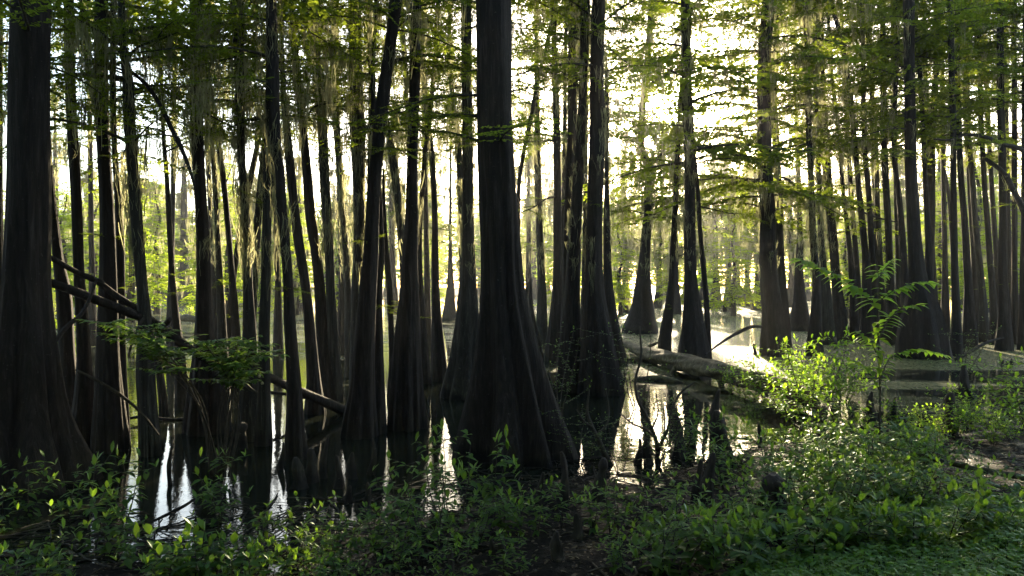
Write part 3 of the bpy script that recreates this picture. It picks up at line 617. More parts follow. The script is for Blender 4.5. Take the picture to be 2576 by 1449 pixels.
KN = [
 ('pair of blunt knees standing in the sun glare, %s', ['the shorter one', 'the taller rounded one'], [(1607, 1098, 1168, 20), (1629, 1096, 1168, 26)]),
 ('tall blunt knee left of the fallen log butt, %s', ['narrower of the dark pair', 'broader of the dark pair', 'slim one close under the log', 'fat one with a swollen foot', 'post-like one beside the log'],
   [(1757, 1154, 1262, 27), (1788, 1136, 1268, 36), (1703, 1009, 1150, 30), (1810, 1030, 1160, 56), (1806, 968, 1120, 30)]),
 ('small lone knee %s', ['in the white glare below the fallen log', 'beyond the fallen log on bright water', 'against the right flank of the central trunk', 'just right of the central trunk roots, taller one', 'just right of the central trunk roots, shorter one', 'with a split top on the open mud, nearest the bottom', 'on the open mud beside a pale stick', 'low and round at the edge of the open mud'],
   [(1910, 1056, 1098, 15), (1898, 859, 892, 12), (1382, 929, 995, 13), (1413, 1134, 1275, 32), (1366, 1187, 1266, 24), (1403, 1337, 1410, 40), (1451, 1290, 1354, 34), (1496, 1304, 1332, 26)]),
 ('knee in the cluster left of the central trunk foot, %s', ['fat rounded one at the back', 'broad low one', 'slim one behind', 'thin one with tufts of leaf', 'short blunt one', 'rounded one among seedlings', 'stout one by the white reflection', 'tall ridged one', 'sharp spike-shaped one'],
   [(778, 1114, 1215, 40), (748, 1136, 1228, 44), (820, 1081, 1205, 18), (848, 1130, 1228, 26), (877, 1207, 1264, 24), (922, 1199, 1272, 24), (935, 1090, 1195, 20), (888, 1125, 1205, 28), (708, 1100, 1182, 17)]),
 ('tiny knee in shallows right of the double trunk, %s', ['tallest of the three', 'middle one of the three', 'shortest of the three'], [(1088, 1004, 1046, 9), (1096, 1018, 1050, 10), (1080, 1024, 1048, 8)]),
 ('tiny knee by the slim left-leaning trunk foot, %s', ['thinner one', 'thicker one'], [(1105, 961, 987, 7), (1116, 963, 985, 9)]),
 ('dark knee among the bottom seedlings, %s', ['tallest one', 'low dome-shaped one', 'one below the central trunk', 'squat one below the central trunk', 'one cut by the bottom of the view'],
   [(1096, 1284, 1375, 30), (1064, 1340, 1386, 28), (1238, 1355, 1406, 20), (1264, 1340, 1408, 26), (1130, 1375, 1460, 26)]),
 ('tiny knee in the sunlit striped water at right, %s', ['leftmost of the row', 'second of the row', 'largest of the row'], [(2523, 900, 918, 8), (2533, 902, 920, 7), (2546, 896, 918, 10)]),
 ('blunt knee under leaves by striped water, %s', ['leaning one', 'shorter of two', 'one left of the sapling foot', 'stubby one under the sapling'], [(2440, 905, 1000, 24), (2418, 927, 990, 12), (2195, 975, 1052, 22), (2252, 990, 1046, 18)]),
]
for pat, labs, rows in KN:
    for l, (x, t, b, w) in zip(labs, rows): knee(x, t, b, w, pat % l, lean=-.12 if 'leaning one' == l else 0)
knee(2396, 985, 1100, 22, 'squarish broken stump standing at the edge of the dark mud at right', name='stump', blunt=1.0)
knee(1955, 1190, 1345, 60, 'wide dark stump half hidden by leaves in the lower right thicket', name='stump', blunt=.9)
knee(430, 1100, 1220, 13, 'thin rotten snag in the bright reflection at left', name='stump')
knee(1134, 880, 990, 11, 'sharp broken splinter of wood against the thick trunk left of centre', name='stump', blunt=.2)
knee(1334, 700, 900, 11, 'thinner of two bare snags right of the central trunk', name='stump', blunt=.7)
knee(1346, 690, 905, 13, 'thicker of two bare snags right of the central trunk', name='stump', blunt=.7)
knee(1512, 1150, 1262, 34, 'ragged stump beneath the bare forked bush', name='stump', blunt=.7)
knee(612, 1052, 1130, 30, 'dark broken stump under the buttonbush', name='stump', blunt=.8)
knee(2070, 1010, 1085, 16, 'thin dark stump behind the thicket near the log butt', name='stump', blunt=.8)

def pole(name, pts, label, cat, mats='bark', sides=14, n=26, wob=.14, group=None, caps=True, subs=(), flute=None):
    """pts rows: across, down, width, distance"""
    q = parse(pts); P = np.array([[*W(x, y, dd), w / 2 / F * dd] for x, y, w, dd in q]); S = smooth_path(P, n)
    b = P[0, :3].copy()
    mb = MB(); tube(mb, S[:, :3], np.maximum(S[:, 3], .003), sides, wob=wob, seed=len(label), flute=flute)
    if not subs:
        o = mb.build(name, mats, smooth=True, origin=b); o.location = b; return tag(o, label, cat, group)
    e = empty(name, b, label, cat, group); mb.build('trunk', mats, e, smooth=True, origin=b)
    for nm, sp, mt in subs:
        q = parse(sp); P = np.array([[*W(x, y, dd), w / 2 / F * dd] for x, y, w, dd in q]); s2 = smooth_path(P, 12)
        m2 = MB(); tube(m2, s2[:, :3], np.maximum(s2[:, 3], .003), 7, wob=.2, seed=3); m2.build(nm, mt, e, smooth=True, origin=b)
    return e
pole('fallen_pole', '60,690,18,8.75 118,708,20,8.9 180,730,22,9.0 270,765,24,9.15 335,790,23,9.35 400,822,23,9.6 480,880,22,9.9 560,925,22,10.4 665,945,22,11.2 755,985,23,11.8 880,1040,26,12.5 905,1052,26,12.7',
     'long dark fallen trunk slanting down from the massive dark trunk into the water', 'fallen tree',
     subs=[('branch', '395,812,15,9.55 412,818,14,9.4 428,802,12,9.3', 'bark'), ('branch', '388,815,10,9.6 404,850,10,9.6 422,895,8,9.6 430,945,7,9.6', 'bark'),
           ('branch', '360,800,8,9.4 345,830,8,9.3 330,870,6,9.2 322,900,4,9.2', 'twig'),
           ('branch', '560,925,12,10.4 600,950,10,10.2 640,985,8,10.0 672,1000,5,10.0', 'twig')])
pole('fallen_pole', '60,620,12,9.0 120,645,13,9.1 200,688,14,9.3 240,705,15,9.4 290,742,16,9.5 330,768,16,9.6 375,800,15,9.7 405,820,14,9.75',
     'shorter dark pole lying above and meeting the long fallen trunk', 'fallen tree')
pole('fallen_branch', '88,920,9,8.0 130,870,11,8.2 170,820,11,8.4 205,790,10,8.6 230,740,7,8.8 245,700,4,8.9', 'crooked bare branch rising across the feet of the left trunks', 'branch')
pole('fallen_branch', '190,930,5,8.2 240,955,7,8.2 290,985,8,8.2 330,1015,7,8.2 365,1050,6,8.2 400,1095,4,8.2', 'thin arched pale branch hanging across the dark trunks at left', 'branch', 'twig')
pole('fallen_branch', '680,988,9,12.2 715,991,8,12.4 760,1000,7,12.6 800,1003,4,12.8', 'short stick lying level behind the lumpy-union trunk', 'branch')
pole('fallen_branch', '310,1055,6,11.6 360,1048,7,11.8 430,1056,8,11.9 490,1050,6,12.0', 'level stick on the water left of the thick skirted trunk', 'branch')
pole('fallen_branch', '370,1318,6,6.6 430,1290,8,6.8 480,1262,7,7.0 500,1245,4,7.1', 'black branch slanting over the bottom left reflection', 'branch')
pole('fallen_branch', '1915,822,7,19.5 1890,822,9,19.2 1862,834,9,19 1830,852,7,18.6 1798,874,5,18 1775,892,3,17.6', 'arched dead branch over bright water left of the stout trunk', 'branch')
pole('fallen_branch', '2405,905,9,21.5 2435,888,9,21.7 2470,868,8,22 2500,855,5,22.3 2525,850,3,22.5', 'dark branch slanting up from the striped water at right', 'branch')
# big grey log on the right
def logfl(n, th):
    r = np.random.default_rng(9); u = np.linspace(0, 1, n)[:, None]
    o = np.zeros((n, len(th)))
    for k in range(26):
        a, b_, c_ = r.uniform(2, 60), int(r.integers(1, 9)), r.random() * 6.28
        o += .30 / (3 + a / 5 + b_) * np.sin(a * u + b_ * th[None] + c_)
    for k in range(7):                                    # knots and broken stubs
        a, b_ = r.random(), r.random() * 6.28
        o += .28 * np.exp(-((u - a) / .012) ** 2 - ((np.mod(th[None] - b_ + math.pi, 2 * math.pi) - math.pi) / .3) ** 2)
    return 1 + o + .05 * (r.random((n, len(th))) - .5)
pole('fallen_log', '1560,862,14,24.5 1590,874,22,23.5 1620,888,30,22 1665,900,38,20 1740,918,44,18 1800,932,48,16.5 1870,950,47,15 1935,967,50,14 1995,987,50,13.3 2035,1003,34,12.9 2055,1012,12,12.7',
     'big grey fallen log with patchy bark lying across the shallows', 'fallen log', 'log', 40, 130, 0, flute=logfl,
     subs=[('rotten_end', '1900,960,34,14.5 1940,969,52,13.9 1985,983,55,13.4 2022,997,44,13 2046,1008,22,12.8 2064,1015,5,12.7', 'log_core'), ('root', '1808,945,16,16.2 1816,975,16,16 1806,1008,18,15.8', 'log'), ('root', '1700,925,14,18.6 1690,948,12,18.4 1702,962,10,18.2', 'log'),
           ('root', '2035,1015,22,12.7 2060,1030,14,12.4 2082,1052,6,12.2', 'log_core'), ('root', '1990,1005,24,13.1 2000,1040,18,12.7 1985,1062,10,12.5', 'log_core'),
           ('branch', '1620,885,12,22.2 1640,868,9,22.3 1655,862,5,22.4', 'log')])
pole('fallen_branch', '1590,960,8,17 1630,952,14,17 1680,955,16,16.8 1720,968,12,16.6', 'short thick dark log floating under the grey fallen log', 'log', 'log')
pole('fallen_branch', '2190,1105,9,8.2 2260,1128,11,7.9 2330,1150,12,7.6 2420,1172,13,7.3 2500,1188,15,7.0 2600,1205,16,6.7', 'long pale stick lying along the muddy bank at right', 'branch', 'log')
pole('fallen_branch', '1380,1392,6,5.9 1400,1376,8,6.0 1425,1358,8,6.1 1446,1335,5,6.2', 'pale curved stick on the open mud', 'branch', 'log')
pole('fallen_branch', '1660,1385,5,5.55 1740,1392,7,5.5 1820,1385,6,5.5 1880,1392,4,5.45', 'thin dark stick lying level at the bottom of the thicket', 'branch', 'twig')
pole('fallen_branch', '360,830,7,40 400,824,8,40 440,806,12,40 470,800,18,40 500,806,16,40', 'broken log end floating on the far water behind the slender pole-like trunk', 'log', 'log')
pole('marker_post', '2253,640,4,52 2253,690,4,52 2253,772,4,52', 'pale thin post standing in far hazy water behind the green sapling', 'post', 'post', n=6, wob=0)

# ------------------------------------------------------------------ broad-leaved plants
def leaves(mb, P, D, Ln, Wd, r, mi=0, droop=.25):
    """elliptic folded leaves: base P (k,3), direction D (k,3), length, width"""
    k = len(P)
    if k == 0: return
    D = D / np.linalg.norm(D, axis=1)[:, None]
    S = np.cross(D, [0, 0, 1.0] + r.normal(0, .15, (k, 3))); S /= np.linalg.norm(S, axis=1)[:, None]
    U = np.cross(S, D)
    t = np.array([0, .25, .55, .82, 1.0]); wp = np.array([0, .80, .98, .46, 0])
    Ln = np.asarray(Ln)[:, None, None]; Wd = np.asarray(Wd)[:, None, None]
    dr = (droop * r.uniform(.2, 1.5, k))[:, None, None]
    C = P[:, None] + D[:, None] * Ln * t[None, :, None] - np.array([0, 0, 1.0]) * Ln * dr * (t ** 2)[None, :, None]
    A = C + (S[:, None] * .5 + U[:, None] * .12) * Wd * wp[None, :, None]
    B = C + (-S[:, None] * .5 + U[:, None] * .12) * Wd * wp[None, :, None]
    V = np.concatenate([C, A[:, 1:4], B[:, 1:4]], 1)      # 5+3+3 = 11
    q = np.array([[1, 5, 6, 2], [2, 6, 7, 3], [1, 2, 9, 8], [2, 3, 10, 9]]); tr = np.array([[0, 5, 1], [3, 7, 4], [0, 1, 8], [3, 4, 10]])
    off = (np.arange(k) * 11)[:, None, None]
    n0 = mb.n; mb.v.append(V.reshape(-1, 3)); mb.n += k * 11
    mb.f.append((q[None] + off).reshape(-1, 4) + n0); mb.m.append(np.full(k * 4, mi, np.int32))
    mb.f.append((tr[None] + off).reshape(-1, 3) + n0); mb.m.append(np.full(k * 4, mi, np.int32))

def plant_meshes(seed, H, nst, leaf, wratio, step, spread=.5, side=4, droop=.25, lf='broad', bare=.2):
    """several stems with opposite leaf pairs and leafy side shoots; returns (stem mesh, foliage mesh)"""
    r = np.random.default_rng(seed); st = MB(); fo = MB()
    def shoot(p, d, L, rad, lv, depth):
        n = 8; pts = [np.array(p, float)]; dd = np.array(d, float); dd /= np.linalg.norm(dd)
        for _ in range(n):
            dd = dd + r.normal(0, .09, 3) + np.array([0, 0, .05 if depth == 0 else .02]); dd /= np.linalg.norm(dd); pts.append(pts[-1] + dd * L / n)
        pts = np.array(pts); tube(st, pts, np.linspace(rad, rad * .35, n + 1), 5, cap=False)
        s = np.arange(L * (bare if depth == 0 else .12), L, step * lv * 1.3); a0 = r.random() * 6
        PP = []; DD = []; LL = []
        for k_, q in enumerate(s):
            c = np.array([np.interp(q / L * n, np.arange(n + 1), pts[:, j]) for j in range(3)])
            for o in (0, math.pi):
                if r.random() < .1: continue
                a = a0 + (k_ % 2) * math.pi / 2 + o + r.normal(0, .25)
                PP.append(c); DD.append([math.cos(a), math.sin(a), r.uniform(-.18, .2)]); LL.append(leaf * r.uniform(.65, 1.15) * (1 - .35 * q / L) * (.75 if depth else 1))
        PP.append(pts[-1]); DD.append([*(r.normal(0, .4, 2)), .8]); LL.append(leaf * .6)
        PP.append(pts[-1]); DD.append([*(r.normal(0, .4, 2)), .8]); LL.append(leaf * .5)
        LL = np.array(LL); leaves(fo, np.array(PP), np.array(DD), LL, LL * wratio * r.uniform(.85, 1.15, len(LL)), r, 0, droop)
        return pts
    for i in range(nst):
        a = r.random() * 6.28; sp = spread * r.uniform(.2, 1)
        h = H * r.uniform(.65, 1.0)
        pts = shoot([.03 * math.cos(a), .03 * math.sin(a), -.03], [math.cos(a) * sp, math.sin(a) * sp, 1], h, .003 + .005 * H, 1, 0)
        for j in range(side):
            c = pts[int(r.integers(2, 8))]; b = r.random() * 6.28
            shoot(c, [math.cos(b), math.sin(b), r.uniform(.0, .35)], h * r.uniform(.3, .6), .003, .8, 1)
    return st.data('stem', ['twig']), fo.data('foliage', [lf])
V = {'seedling': [plant_meshes(10 + i, .42, 2, .115, .36, .045, .35, 4) for i in range(5)],
     'bushy': [plant_meshes(30 + i, .62, 4, .13, .38, .074, .85, 6) for i in range(5)],
     'wide': [plant_meshes(50 + i, .50, 4, .16, .42, .07, .9, 4) for i in range(4)],
     'small': [plant_meshes(70 + i, .30, 3, .05, .42, .028, .6, 4) for i in range(4)],
     'tallthin': [plant_meshes(90 + i, 1.1, 3, .055, .42, .05, .45, 7, bare=.35) for i in range(3)],
     'airy': [plant_meshes(130 + i, .6, 3, .105, .40, .068, .45, 5, bare=.3) for i in range(4)],
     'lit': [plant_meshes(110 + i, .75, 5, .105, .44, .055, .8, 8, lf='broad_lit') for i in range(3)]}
def plant(kind, x, base, top, label, group, name='leafy_shrub', cat='shrub', dist=None):
    X, Y, Z = hit(x, base)
    if dist: X, Y, Z = (x - CX) / F * dist, dist, max(float(gz((x - CX) / F * dist, dist)), -.05)
    hpx = (base - top) / F * Y if not dist else HC - (top - CY) / F * dist - Z
    r = np.random.default_rng(int(x * 13 + base * 7)); mi = V[kind][int(r.integers(0, len(V[kind])))]
    Hn = {'seedling': .42, 'bushy': .6, 'wide': .46, 'small': .28, 'tallthin': 1.1, 'lit': .72, 'airy': .58}[kind]
    s = hpx / Hn
    e = empty(name, (X, Y, Z), label, cat, group); e.rotation_euler = (0, 0, r.random() * 6.28)
    g_ = min(max(s, .6), 1.35); e.scale = (g_, g_, s)
    for nm, me in zip(('stem', 'foliage'), mi):
        o = bpy.data.objects.new(nm, me); col.objects.link(o); o.parent = e
    return e
# clusters: (kind, name, label pattern with ordinal, [(x, base, top)...])
CL = [
 ('seedling', 'seedling plant at the foot of the massive dark trunk', [(60, 1300, 1120), (15, 1340, 1200), (150, 1310, 1150)]),
 ('wide', 'broad-leaved plant in the bottom left corner', [(10, 1520, 1360), (75, 1510, 1370), (150, 1500, 1400)]),
 ('seedling', 'thin seedling before the left bright reflection', [(215, 1390, 1130), (262, 1400, 1190), (292, 1330, 1110), (330, 1420, 1290), (160, 1440, 1330)]),
 ('wide', 'broad-leaved plant at bottom below the skirted trunk', [(410, 1500, 1330), (480, 1480, 1270), (540, 1510, 1340), (600, 1500, 1350), (655, 1520, 1370)]),
 ('seedling', 'upright seedling below the buttonbush', [(570, 1290, 1095), (555, 1330, 1180), (610, 1400, 1290)]),
 ('bushy', 'leafy shrub left of the bottom centre knees', [(735, 1430, 1250), (800, 1460, 1290), (860, 1450, 1260), (945, 1400, 1230), (820, 1530, 1370), (900, 1530, 1360)]),
 ('airy', 'leafy shrub in front of the central reflections', [(1020, 1380, 1110), (1075, 1420, 1160), (1130, 1350, 1100), (1180, 1390, 1200), (1000, 1450, 1260), (1060, 1500, 1330), (1150, 1490, 1320)]),
 ('seedling', 'tall single-stemmed seedling before the broad central trunk', [(1118, 1300, 1045), (1232, 1330, 1068), (1262, 1345, 1150), (1215, 1300, 1190), (1300, 1350, 1230)]),
 ('seedling', 'low seedling at the edge of the open mud', [(1340, 1350, 1210), (1420, 1330, 1195), (1480, 1345, 1200), (1258, 1460, 1330), (1545, 1340, 1200), (1320, 1440, 1330), (1530, 1440, 1320)]),
 ('airy', 'leafy shrub on the mud below the sun glare', [(1560, 1330, 1190), (1630, 1360, 1170), (1690, 1380, 1170), (1640, 1440, 1260), (1580, 1450, 1320), (1700, 1300, 1150)]),
 ('wide', 'large-leaved plant low down beside the open mud', [(1690, 1450, 1260), (1760, 1420, 1240), (1810, 1470, 1290), (1870, 1420, 1260), (1640, 1400, 1270)]),
 ('tallthin', 'spindly tiny-leaved bush right of the central trunk', [(1450, 1165, 950), (1560, 1190, 990), (1650, 1170, 930), (1720, 1180, 980)]),
 ('seedling', 'sprig growing beside the tall dark knees', [(1775, 1190, 1040), (1850, 1180, 1020), (1745, 1120, 1000), (1830, 1230, 1100), (1880, 1200, 1080)]),
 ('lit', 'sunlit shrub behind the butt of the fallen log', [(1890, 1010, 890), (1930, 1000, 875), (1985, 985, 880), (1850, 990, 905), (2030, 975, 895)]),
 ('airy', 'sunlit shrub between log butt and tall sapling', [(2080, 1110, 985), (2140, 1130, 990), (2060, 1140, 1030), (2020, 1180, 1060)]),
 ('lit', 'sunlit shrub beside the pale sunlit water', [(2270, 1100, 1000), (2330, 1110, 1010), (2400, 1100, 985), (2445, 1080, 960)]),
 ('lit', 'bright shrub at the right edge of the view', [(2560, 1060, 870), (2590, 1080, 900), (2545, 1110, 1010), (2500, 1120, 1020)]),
 ('bushy', 'shrub in the upper right bank thicket', [(1900, 1290, 1110), (1960, 1260, 1080), (2010, 1250, 1080), (2070, 1240, 1060), (2130, 1230, 1050), (2190, 1230, 1050), (2250, 1220, 1060), (2310, 1210, 1050), (2360, 1190, 1060)]),
 ('bushy', 'shrub in the middle right bank thicket', [(1870, 1380, 1190), (1930, 1360, 1170), (1990, 1350, 1160), (2050, 1330, 1140), (2110, 1320, 1130), (2170, 1310, 1120), (2230, 1300, 1120), (2290, 1300, 1130), (2350, 1290, 1130), (2410, 1280, 1150)]),
 ('wide', 'broad-leaved shrub in the lower right bank thicket', [(1960, 1450, 1270), (2030, 1440, 1250), (2090, 1420, 1230), (2150, 1410, 1230), (2220, 1400, 1220), (2290, 1390, 1220), (2360, 1380, 1220), (2440, 1370, 1210), (2510, 1360, 1200)]),
 ('seedling', 'single seedling on the dark mud at right', [(2480, 1240, 1130), (2545, 1260, 1140), (2420, 1230, 1110), (2330, 1210, 1080)]),
]
for kind, pat, rows in CL:
    od = ordinals(len(rows)); order = np.argsort([q[0] for q in rows])
    for rk, k_ in enumerate(order):
        x, b, t = rows[k_]
        nm = 'seedling' if kind == 'seedling' else 'leafy_shrub'
        plant(kind, x, b, t, f'{pat}, {od[rk]} of {len(rows)} from left', pat.split(',')[0] + 's', nm, 'seedling' if kind == 'seedling' else 'shrub')
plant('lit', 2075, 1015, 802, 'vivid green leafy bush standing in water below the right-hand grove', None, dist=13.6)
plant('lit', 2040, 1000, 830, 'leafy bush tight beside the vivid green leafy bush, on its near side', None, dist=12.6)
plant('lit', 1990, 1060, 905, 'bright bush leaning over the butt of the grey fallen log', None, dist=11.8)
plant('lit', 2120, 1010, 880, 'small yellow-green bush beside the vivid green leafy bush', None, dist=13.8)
plant('tallthin', 1607, 1080, 745, 'slender shrub before the cone foot of the gnarled tree', None, dist=13)
plant('tallthin', 1400, 1100, 780, 'thin twiggy shrub before the straight dark trunk right of centre', None, dist=12)
plant('tallthin', 2400, 1000, 770, 'airy shrub before the reddish grove trunks', None, dist=15)

# sapling with large leaves, right of the log
def sapling():
    d = 9.6; b = W(2212, 1100, d); b[2] = float(gz(b[0], b[1]))
    e = empty('leafy_sapling', b, 'tall sapling with big bright leaves and arching boughs on the right bank', 'sapling')
    st = MB(); fo = MB(); r = np.random.default_rng(5)
    def br(pts, lf, step, lv):
        P = np.array([W(x, y, d + dd) for x, y, dd in pts]); S = smooth_path(P, 16)
        tube(st, S, np.linspace(.014 if lv == 0 else .007, .003, 16), 6, cap=False)
        L = np.linalg.norm(np.diff(S, axis=0), axis=1).sum(); PP, DD, LL = [], [], []
        for k_, q in enumerate(np.arange(L * (.3 if lv == 0 else .1), L, step)):
            c = np.array([np.interp(q / L * 15, np.arange(16), S[:, j]) for j in range(3)])
            tg = S[min(15, int(q / L * 15) + 1)] - S[int(q / L * 15)]; tg /= np.linalg.norm(tg) + 1e-9
            for s_ in (-1, 1):
                a = r.uniform(0, 6.28) if lv == 0 else math.atan2(tg[1], tg[0]) + s_ * r.uniform(.7, 1.3)
                PP.append(c); DD.append([math.cos(a), math.sin(a), r.uniform(-.3, .25)]); LL.append(lf * 1.45 * r.uniform(.6, 1.15))
        LL = np.array(LL); leaves(fo, np.array(PP), np.array(DD), LL, LL * .48, r, 0, .35)
    br([(2212, 1100, 0), (2214, 980, 0), (2210, 880, .05), (2208, 790, .05), (2212, 720, 0), (2206, 665, 0)], .11, .07, 0)
    br([(2210, 780, 0), (2170, 735, -.1), (2120, 700, -.2), (2060, 672, -.3), (2010, 650, -.4)], .13, .05, 1)
    br([(2209, 760, 0), (2250, 730, .1), (2300, 712, .1), (2350, 712, .1)], .12, .05, 1)
    br([(2210, 850, 0), (2240, 800, .2), (2280, 770, .3), (2320, 768, .3)], .11, .06, 1)
    br([(2211, 900, 0), (2180, 850, -.3), (2150, 830, -.4)], .10, .06, 1)
    br([(2212, 960, 0), (2240, 900, .1), (2290, 880, .2), (2340, 885, .3), (2380, 895, .3)], .09, .05, 1)
    br([(2212, 980, 0), (2180, 930, -.1), (2140, 905, -.3)], .09, .05, 1)
    br([(2210, 700, 0), (2230, 670, .3), (2250, 650, .4)], .09, .05, 1)
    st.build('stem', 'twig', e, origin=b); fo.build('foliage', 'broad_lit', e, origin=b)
sapling()

# buttonbush hanging over the water at left, with seed balls
def buttonbush():
    d = 8.1; b = W(560, 1200, d); b[2] = -.02
    e = empty('buttonbush', b, 'dark buttonbush with round pale seed balls arching over the fallen trunk', 'shrub')
    st = MB(); fo = MB(); r = np.random.default_rng(8)
    tips = []; SS = []
    def br(pts, lf=.10, step=.045, leafy=.45):
        P = np.array([W(x, y, d + dd) for x, y, dd in pts]); S = smooth_path(P, 18)
        tube(st, S, np.linspace(.009, .003, 18), 5, cap=False); L = np.linalg.norm(np.diff(S, axis=0), axis=1).sum(); PP, DD, LL = [], [], []; SS.append(S)
        for q in np.arange(L * leafy, L, step):
            c = np.array([np.interp(q / L * 17, np.arange(18), S[:, j]) for j in range(3)])
            for o in (0, 2.1, 4.2):
                a = o + r.random() * 2; PP.append(c + r.normal(0, .02, 3)); DD.append([math.cos(a), math.sin(a), r.uniform(-.15, .2)]); LL.append(lf * r.uniform(.6, 1.2))
        LL = np.array(LL); leaves(fo, np.array(PP), np.array(DD), LL, LL * .42, r, 0, .3); tips.append(S[-1])
    for i in range(11):
        x1 = r.uniform(490, 690); y1 = r.uniform(835, 900); dz = r.uniform(-.5, .5)
        br([(560 + r.uniform(-25, 25), 1200, dz * .1), (575 + r.uniform(-30, 30), 1040, dz * .5), ((x1 + 590) / 2, 900, dz), (x1, y1, dz)], leafy=.7)
    for i in range(8):
        x1 = r.uniform(260, 420); y1 = r.uniform(800, 860); dz = r.uniform(-.4, .3)
        br([(545 + r.uniform(-20, 20), 1200, dz * .1), (500, 1010 + r.uniform(-30, 20), dz * .6), (400, 880 + r.uniform(-20, 20), dz), (x1, y1, dz)], leafy=.75)
    for S in list(SS):
        for _ in range(5):
            c = S[int(r.integers(12, 18))]; a = r.random() * 6.28; n_ = 8; dl = r.uniform(.15, .38)
            q = c + np.stack([np.cos(a) * dl * np.linspace(0, 1, n_), np.sin(a) * dl * np.linspace(0, 1, n_), .04 * np.linspace(0, 1, n_)], 1)
            tube(st, q, np.linspace(.004, .002, n_), 4, cap=False)
            PP = np.repeat(q, 2, 0); b_ = a + np.tile([-1, 1], n_) * r.uniform(.7, 1.3, 2 * n_); Lf = r.uniform(.06, .12, 2 * n_)
            leaves(fo, PP, np.stack([np.cos(b_), np.sin(b_), r.uniform(-.1, .15, 2 * n_)], 1), Lf, Lf * .42, r, 0, .25)
    for (x, y) in ((660, 968), (592, 967), (598, 994), (655, 905), (652, 950), (630, 942)):
        br([(620, 900, .1), ((x + 620) / 2, (y + 900) / 2 - 12, .05), (x, y - 4, 0)], .07, .09, .3)
    st.build('stem', 'twig', e, origin=b); fo.build('foliage', 'broad', e, origin=b)
    for t in tips[-6:]:
        mb = MB(); n = 8; th = np.linspace(0, math.pi, n); P = np.stack([t[0] + 0 * th, t[1] + 0 * th, t[2] - .016 * np.cos(th)], 1)
        tube(mb, P, .016 * np.sin(th) + 1e-4, 12, wob=.18, seed=2); mb.build('seed_ball', 'berry', e, smooth=True, origin=b)
buttonbush()

# bare forked bush right of the central trunk
pole('bare_bush', '1650,1175,14,9.3 1655,1130,13,9.3 1640,1080,10,9.3 1622,1040,9,9.3 1605,1010,8,9.2 1598,960,7,9.2 1612,900,6,9.2 1608,820,4,9.3',
     'bare forked bush with crooked dark stems in front of the sun glare', 'bush', 'twig', 7,
     subs=[('branch', '1655,1130,9,9.3 1680,1080,8,9.3 1690,1030,7,9.3 1715,985,6,9.3 1750,960,3,9.3', 'twig'), ('branch', '1645,1100,7,9.3 1625,1080,6,9.2 1590,1065,5,9.1 1560,1040,3,9.1', 'twig'),
           ('branch', '1652,1140,8,9.3 1668,1110,5,9.2 1672,1060,4,9.2 1668,1010,2,9.2', 'twig'), ('branch', '1640,1080,6,9.3 1655,1040,4,9.4 1650,990,3,9.4', 'twig')])
pole('bare_bush', '1545,1190,16,8.9 1525,1150,14,8.9 1505,1105,13,8.9 1490,1075,10,8.9 1478,1040,7,8.9 1482,980,4,8.9',
     'crooked dark woody stem leaning left beside the central trunk roots', 'bush', 'twig', 8,
     subs=[('branch', '1500,1095,8,8.9 1525,1070,6,8.9 1530,1020,5,9 1522,980,3,9', 'twig'), ('branch', '1490,1075,6,8.9 1470,1060,5,8.8 1450,1030,3,8.8', 'twig')])

# ------------------------------------------------------------------ ground cover, litter
def scatter(n, xr, yr, cond, seed):
    r = np.random.default_rng(seed); x = r.uniform(*xr, n); y = r.uniform(*yr, n); k = cond(x, y); return x[k], y[k], r
def px_of(x, y, z): return CX + F * x / y, CY + F * (HC - z) / y
def cover(name, n, xr, yr, cond, seed, label, hgt, lf, per, mat):
    x, y, r = scatter(n, xr, yr, cond, seed); z = gz(x, y)
    P = np.repeat(np.stack([x, y, z], 1), per, 0); k = len(P)
    h = np.repeat(r.uniform(.3, 1, len(x)) * hgt, per) * r.uniform(.15, 1, k)
    P[:, 2] += h; P[:, :2] += r.normal(0, .035, (k, 2)); a = r.random(k) * 6.28
    D = np.stack([np.cos(a), np.sin(a), r.uniform(-.15, .25, k)], 1); L = lf * r.uniform(.4, 1.3, k)
    mb = MB(); leaves(mb, P, D, L, L * .40, r, 0, .35)
    S0 = np.stack([x, y, z - .01], 1); S1 = S0 + np.stack([r.normal(0, .02, len(x)), r.normal(0, .02, len(x)), .01 + .9 * hgt * np.ones(len(x)) * .7], 1)
    mb.quads(np.stack([S0 + [.0015, 0, 0], S0 - [.0015, 0, 0], S1 - [.001, 0, 0], S1 + [.001, 0, 0]], 1), 1)
    o = mb.build(name, [mat, 'twig']); return tag(o, label, kind='stuff')
def c_right(x, y):
    px, py = px_of(x, y, gz(x, y)); s = np.interp(x, SHX, SHY) - y
    return (s > .25) & ~(py > 1310 + np.maximum(0, 2250 - px) * .45) & (px > 1960 + (py - 1250) * -.8) & (px < 2800) & ~((px > 2330) & (py < 1275))
def c_corner(x, y):
    px, py = px_of(x, y, gz(x, y)); return (py > 1290 + np.maximum(0, 2250 - px) * .45) & (px > 1850) & (px < 2800)
def c_low(x, y):
    px, py = px_of(x, y, gz(x, y)); s = np.interp(x, SHX, SHY) - y
    n_ = vnoise(x, y, 2.2, 7)
    return (s > .1) & (n_ > .25) & (px < 2000) & (px > -200) & (py > 1240) & ~((px > 1260) & (px < 1620) & (py > 1260))
cover('undergrowth', 2500, (1.5, 9), (3.6, 11.5), c_right, 1, 'dense dark green undergrowth covering the right bank', .36, .13, 8, 'broad')
cover('ground_cover', 19000, (1.2, 5.5), (3.2, 6.8), c_corner, 2, 'carpet of small bright green leaves in the lower right corner', .18, .055, 8, 'cover')
cover('low_weeds', 1500, (-4.5, 2.6), (3.6, 8), c_low, 3, 'scattered low weeds along the bottom of the near bank', .12, .05, 7, 'broad')
